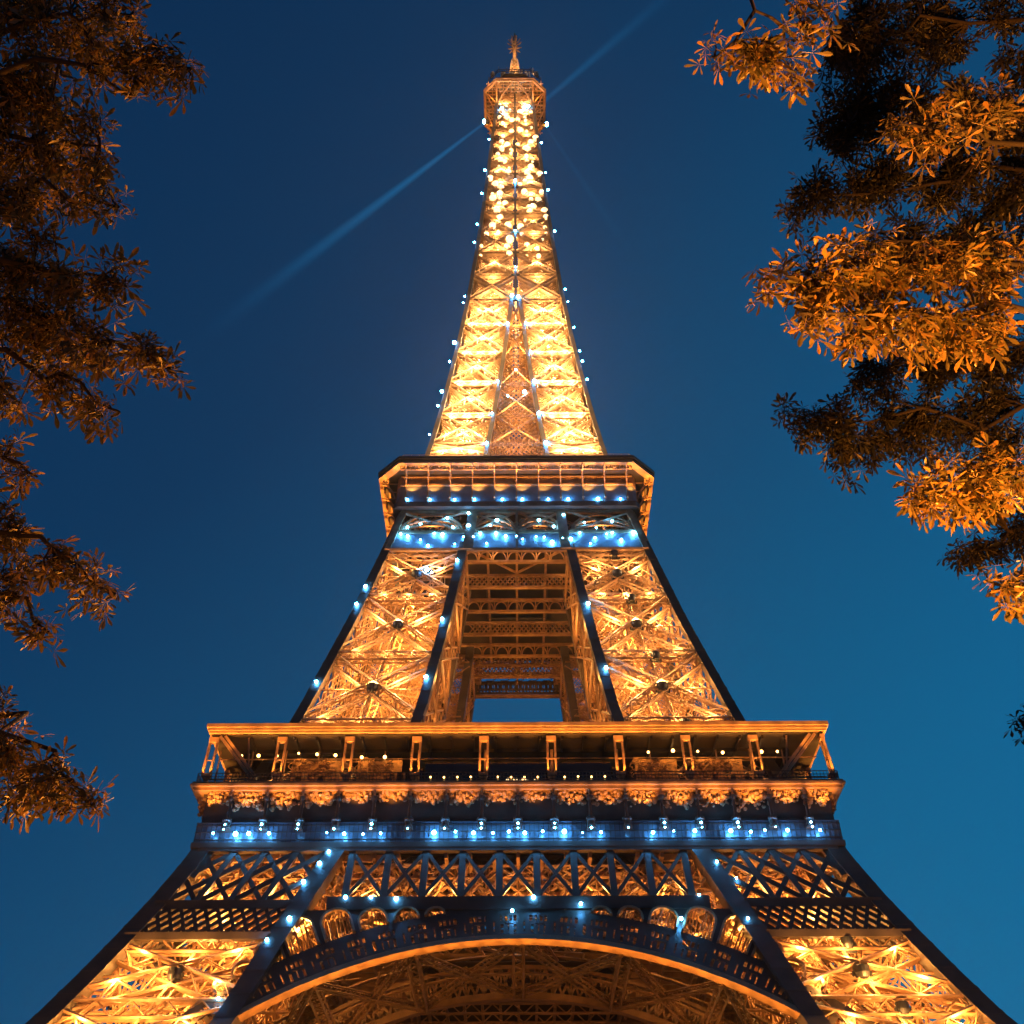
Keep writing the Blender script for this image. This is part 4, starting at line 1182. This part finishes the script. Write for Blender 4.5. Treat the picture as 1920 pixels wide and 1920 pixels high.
LT = tree("broad_chestnut_tree", (-11.5, -133.0, 0), (-10.5, -132.5, 7.5),
     "dark broad-leaved tree whose leafy boughs hang in along the left side of the tower view", [
    ((-120, 60), 9.5, (250, 25), 9.5, [(80, 30, 130, 90, 9.8, 300), (235, 20, 60, 38, 9.5, 90), (150, 90, 80, 60, 10, 120)]),
    ((-100, 160), 9.5, (360, 125), 9.0, [(60, 170, 110, 90, 9.8, 330), (230, 130, 60, 45, 9.2, 110), (310, 125, 55, 40, 9.0, 90), (360, 130, 22, 16, 9.0, 14)]),
    ((-100, 260), 10, (190, 270), 9.5, [(60, 270, 110, 80, 10, 360), (165, 225, 35, 50, 9.6, 60), (180, 320, 40, 45, 9.5, 70)]),
    ((-110, 360), 9.5, (225, 385), 9.0, [(50, 370, 80, 50, 9.6, 190), (140, 375, 60, 30, 9.2, 60), (218, 380, 30, 28, 9.0, 26)]),
    ((-90, 460), 9.5, (230, 530), 9.0, [(40, 500, 60, 60, 9.6, 150), (120, 520, 70, 45, 9.3, 110), (195, 530, 55, 45, 9.0, 80), (75, 430, 50, 30, 9.3, 40)]),
    ((-90, 560), 9.5, (325, 695), 9.0, [(70, 590, 110, 60, 9.5, 260), (160, 640, 60, 50, 9.2, 110), (270, 665, 45, 36, 9.0, 80), (315, 700, 26, 22, 9.0, 22), (60, 660, 90, 45, 9.6, 120)]),
    ((-60, 640), 9.5, (225, 770), 9.0, [(120, 720, 50, 60, 9.3, 90), (190, 770, 45, 24, 9.0, 44), (25, 750, 30, 55, 9.7, 50)]),
    ((-80, 820), 9.5, (70, 890), 9.5, [(15, 850, 30, 34, 9.6, 26), (60, 890, 36, 28, 9.5, 26)]),
    ((-90, 960), 9.5, (215, 1110), 8.6, [(15, 1000, 55, 60, 9.3, 120), (90, 1050, 50, 35, 9.0, 60), (160, 1070, 45, 30, 8.8, 50), (205, 1105, 28, 22, 8.6, 20)]),
    ((-60, 1020), 9.5, (90, 1180), 8.8, [(30, 1110, 45, 70, 9.1, 110), (80, 1180, 36, 24, 8.8, 30)]),
    ((-100, 1290), 9.5, (170, 1510), 8.6, [(5, 1340, 26, 40, 9.2, 40), (20, 1410, 55, 50, 9.1, 90), (95, 1460, 50, 40, 8.8, 80), (150, 1500, 42, 34, 8.6, 50), (30, 1490, 40, 30, 8.9, 40)]),
    ], .32, "chestnut trees framing the view")
RT = tree("broad_chestnut_tree", (11.0, -132.0, 0), (10.5, -131.5, 7.0),
     "tall broad-leaved tree on the right with orange-lit boughs reaching toward the tower", [
    ((1560, -170), 9.2, (1345, 110), 8.6, [(1395, 110, 60, 50, 8.7, 60), (1345, 90, 26, 30, 8.6, 14), (1470, 130, 60, 50, 8.8, 60), (1535, 60, 50, 55, 8.9, 60)]),
    ((2020, 520), 9.2, (1430, 525), 8.2, [(1450, 530, 36, 30, 8.2, 26), (1530, 520, 75, 70, 8.4, 190), (1640, 520, 90, 85, 8.6, 270), (1770, 500, 100, 70, 8.8, 260), (1860, 520, 80, 70, 9, 160)]),
    ((2020, 600), 9.0, (1500, 590), 8.2, [(1510, 600, 34, 26, 8.2, 26), (1620, 620, 50, 50, 8.4, 110), (1720, 630, 80, 45, 8.5, 150), (1830, 620, 80, 55, 8.6, 150)]),
    ((2020, 880), 9.0, (1720, 930), 8.4, [(1790, 910, 90, 60, 8.5, 190), (1880, 880, 60, 60, 8.7, 120), (1730, 940, 40, 32, 8.4, 36), (1830, 960, 50, 28, 8.4, 40)]),
    ((2030, 1020), 9.0, (1860, 1120), 8.4, [(1885, 1090, 40, 40, 8.5, 44), (1905, 1130, 20, 28, 8.4, 16)]),
    ((2080, 330), 9.6, (1690, 235), 9.0, [(1730, 240, 60, 60, 9.2, 80), (1850, 220, 70, 80, 9.6, 140)]),
    ], .30, "chestnut trees framing the view")
FILL = 2.1; KIND = LEAF_SHADE

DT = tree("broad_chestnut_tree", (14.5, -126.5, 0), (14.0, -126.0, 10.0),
     "darker tree behind the orange-lit one on the right, mostly in silhouette", [
    ((2050, 60), 13.5, (1580, 40), 13, [(1640, 60, 80, 90, 13.3, 300), (1740, 70, 80, 110, 13.8, 330), (1590, 130, 40, 60, 13, 80), (1870, 20, 60, 40, 13.8, 90), (1905, 120, 30, 60, 13.9, 60)]),
    ((2050, 200), 13.5, (1560, 260), 13, [(1640, 200, 80, 80, 13.3, 280), (1770, 220, 90, 80, 13.8, 330), (1575, 255, 50, 45, 13, 90), (1890, 230, 70, 90, 14, 300)]),
    ((2050, 330), 13.5, (1530, 370), 13, [(1640, 330, 80, 60, 13.4, 260), (1780, 340, 90, 70, 13.8, 330), (1540, 370, 45, 40, 13, 90), (1490, 410, 30, 22, 13, 26), (1900, 370, 70, 90, 14, 300)]),
    ((2050, 470), 13.5, (1640, 460), 13, [(1700, 470, 90, 70, 13.5, 280), (1840, 470, 90, 80, 13.8, 300)]),
    ((2050, 640), 13.5, (1600, 720), 13, [(1640, 710, 60, 50, 13.2, 110), (1740, 680, 90, 60, 13.5, 280), (1860, 680, 80, 80, 13.8, 280)]),
    ((2050, 780), 13.5, (1470, 800), 12.6, [(1490, 795, 48, 34, 12.7, 60), (1580, 800, 50, 45, 12.9, 90), (1600, 860, 45, 40, 12.9, 90), (1700, 800, 80, 70, 13.3, 280), (1840, 800, 90, 80, 13.7, 320)]),
    ((2060, 1330), 13.5, (1925, 1370), 13, [(1922, 1365, 16, 36, 13.0, 16)]),
    ((2050, 980), 13.5, (1800, 1030), 13, [(1830, 1030, 50, 38, 13, 80), (1900, 1010, 40, 50, 13.4, 80), (1870, 930, 60, 40, 13.5, 100)]),
    ], .36, "chestnut trees framing the view")
# ------------------------------------------------------------------ assumed lamps, out of view, added to light the leaves orange
def added_lamp(x, y, label, power, aim=None):
    t = empty("added_park_lamp", (x, y, 0)); tag(t, label, "street lamp", "added unseen lamps by the trees")
    m = MB(); m.lathe([(.02, 0), (.2, 0), (.2, .3), (.1, .5), (.06, .8), (.05, 3.1), (.09, 3.15), (.09, 3.3), (.02, 3.3)], 12); m.build("pole", IRON_DARK, t, True)
    m = MB(); m.lathe([(.24, 3.86), (.3, 3.84), (.2, 3.98), (.02, 4.05)], 12); m.build("cap", IRON_DARK, t)
    m = MB(); m.ball((0, 0, 3.56), .2, 12, 8); m.build("globe", WARM_L, t, True)
    if aim: spot((x, y, 4.3), aim, power, 92, (1.0, .29, .03), .2, .6)
    else: point((x, y, 4.3), power, (1.0, .29, .03), .2)
added_lamp(-1.0, -125.0, "added unseen lamp on the open path, imitating tower glow on the left leaves", 11000, (-3.1, -132.2, 9.0))  # added lamp, out of view; stands in for the tower's glow on leaf tips
added_lamp(3.7, -134.6, "assumed unseen lamp with a spotlight aimed up at the orange-lit boughs on the right", 10500, (3.8, -133.6, 10.5))  # assumed lamp, out of view; its upward spot turns the right boughs orange
added_lamp(-4.4, -135.6, "assumed unseen lamp below the hanging boughs on the left, added to light their leaves", 330)  # assumed lamp, never in view, added to put orange on the left leaves

# ------------------------------------------------------------------ thin evening haze
hm = MB(); hm.box(-170, 170, -185, 150, -1, 335)
mt = bpy.data.materials.new("thin evening haze"); mt.use_nodes = True
n = mt.node_tree; n.nodes.clear(); out = n.nodes.new("ShaderNodeOutputMaterial"); v = n.nodes.new("ShaderNodeVolumePrincipled")
v.inputs["Density"].default_value = 0.00005; v.inputs["Color"].default_value = (.9, .9, .9, 1); v.inputs["Anisotropy"].default_value = .75
n.links.new(v.outputs[0], out.inputs["Volume"])
tag(hm.build("haze", mt, None), kind='stuff')
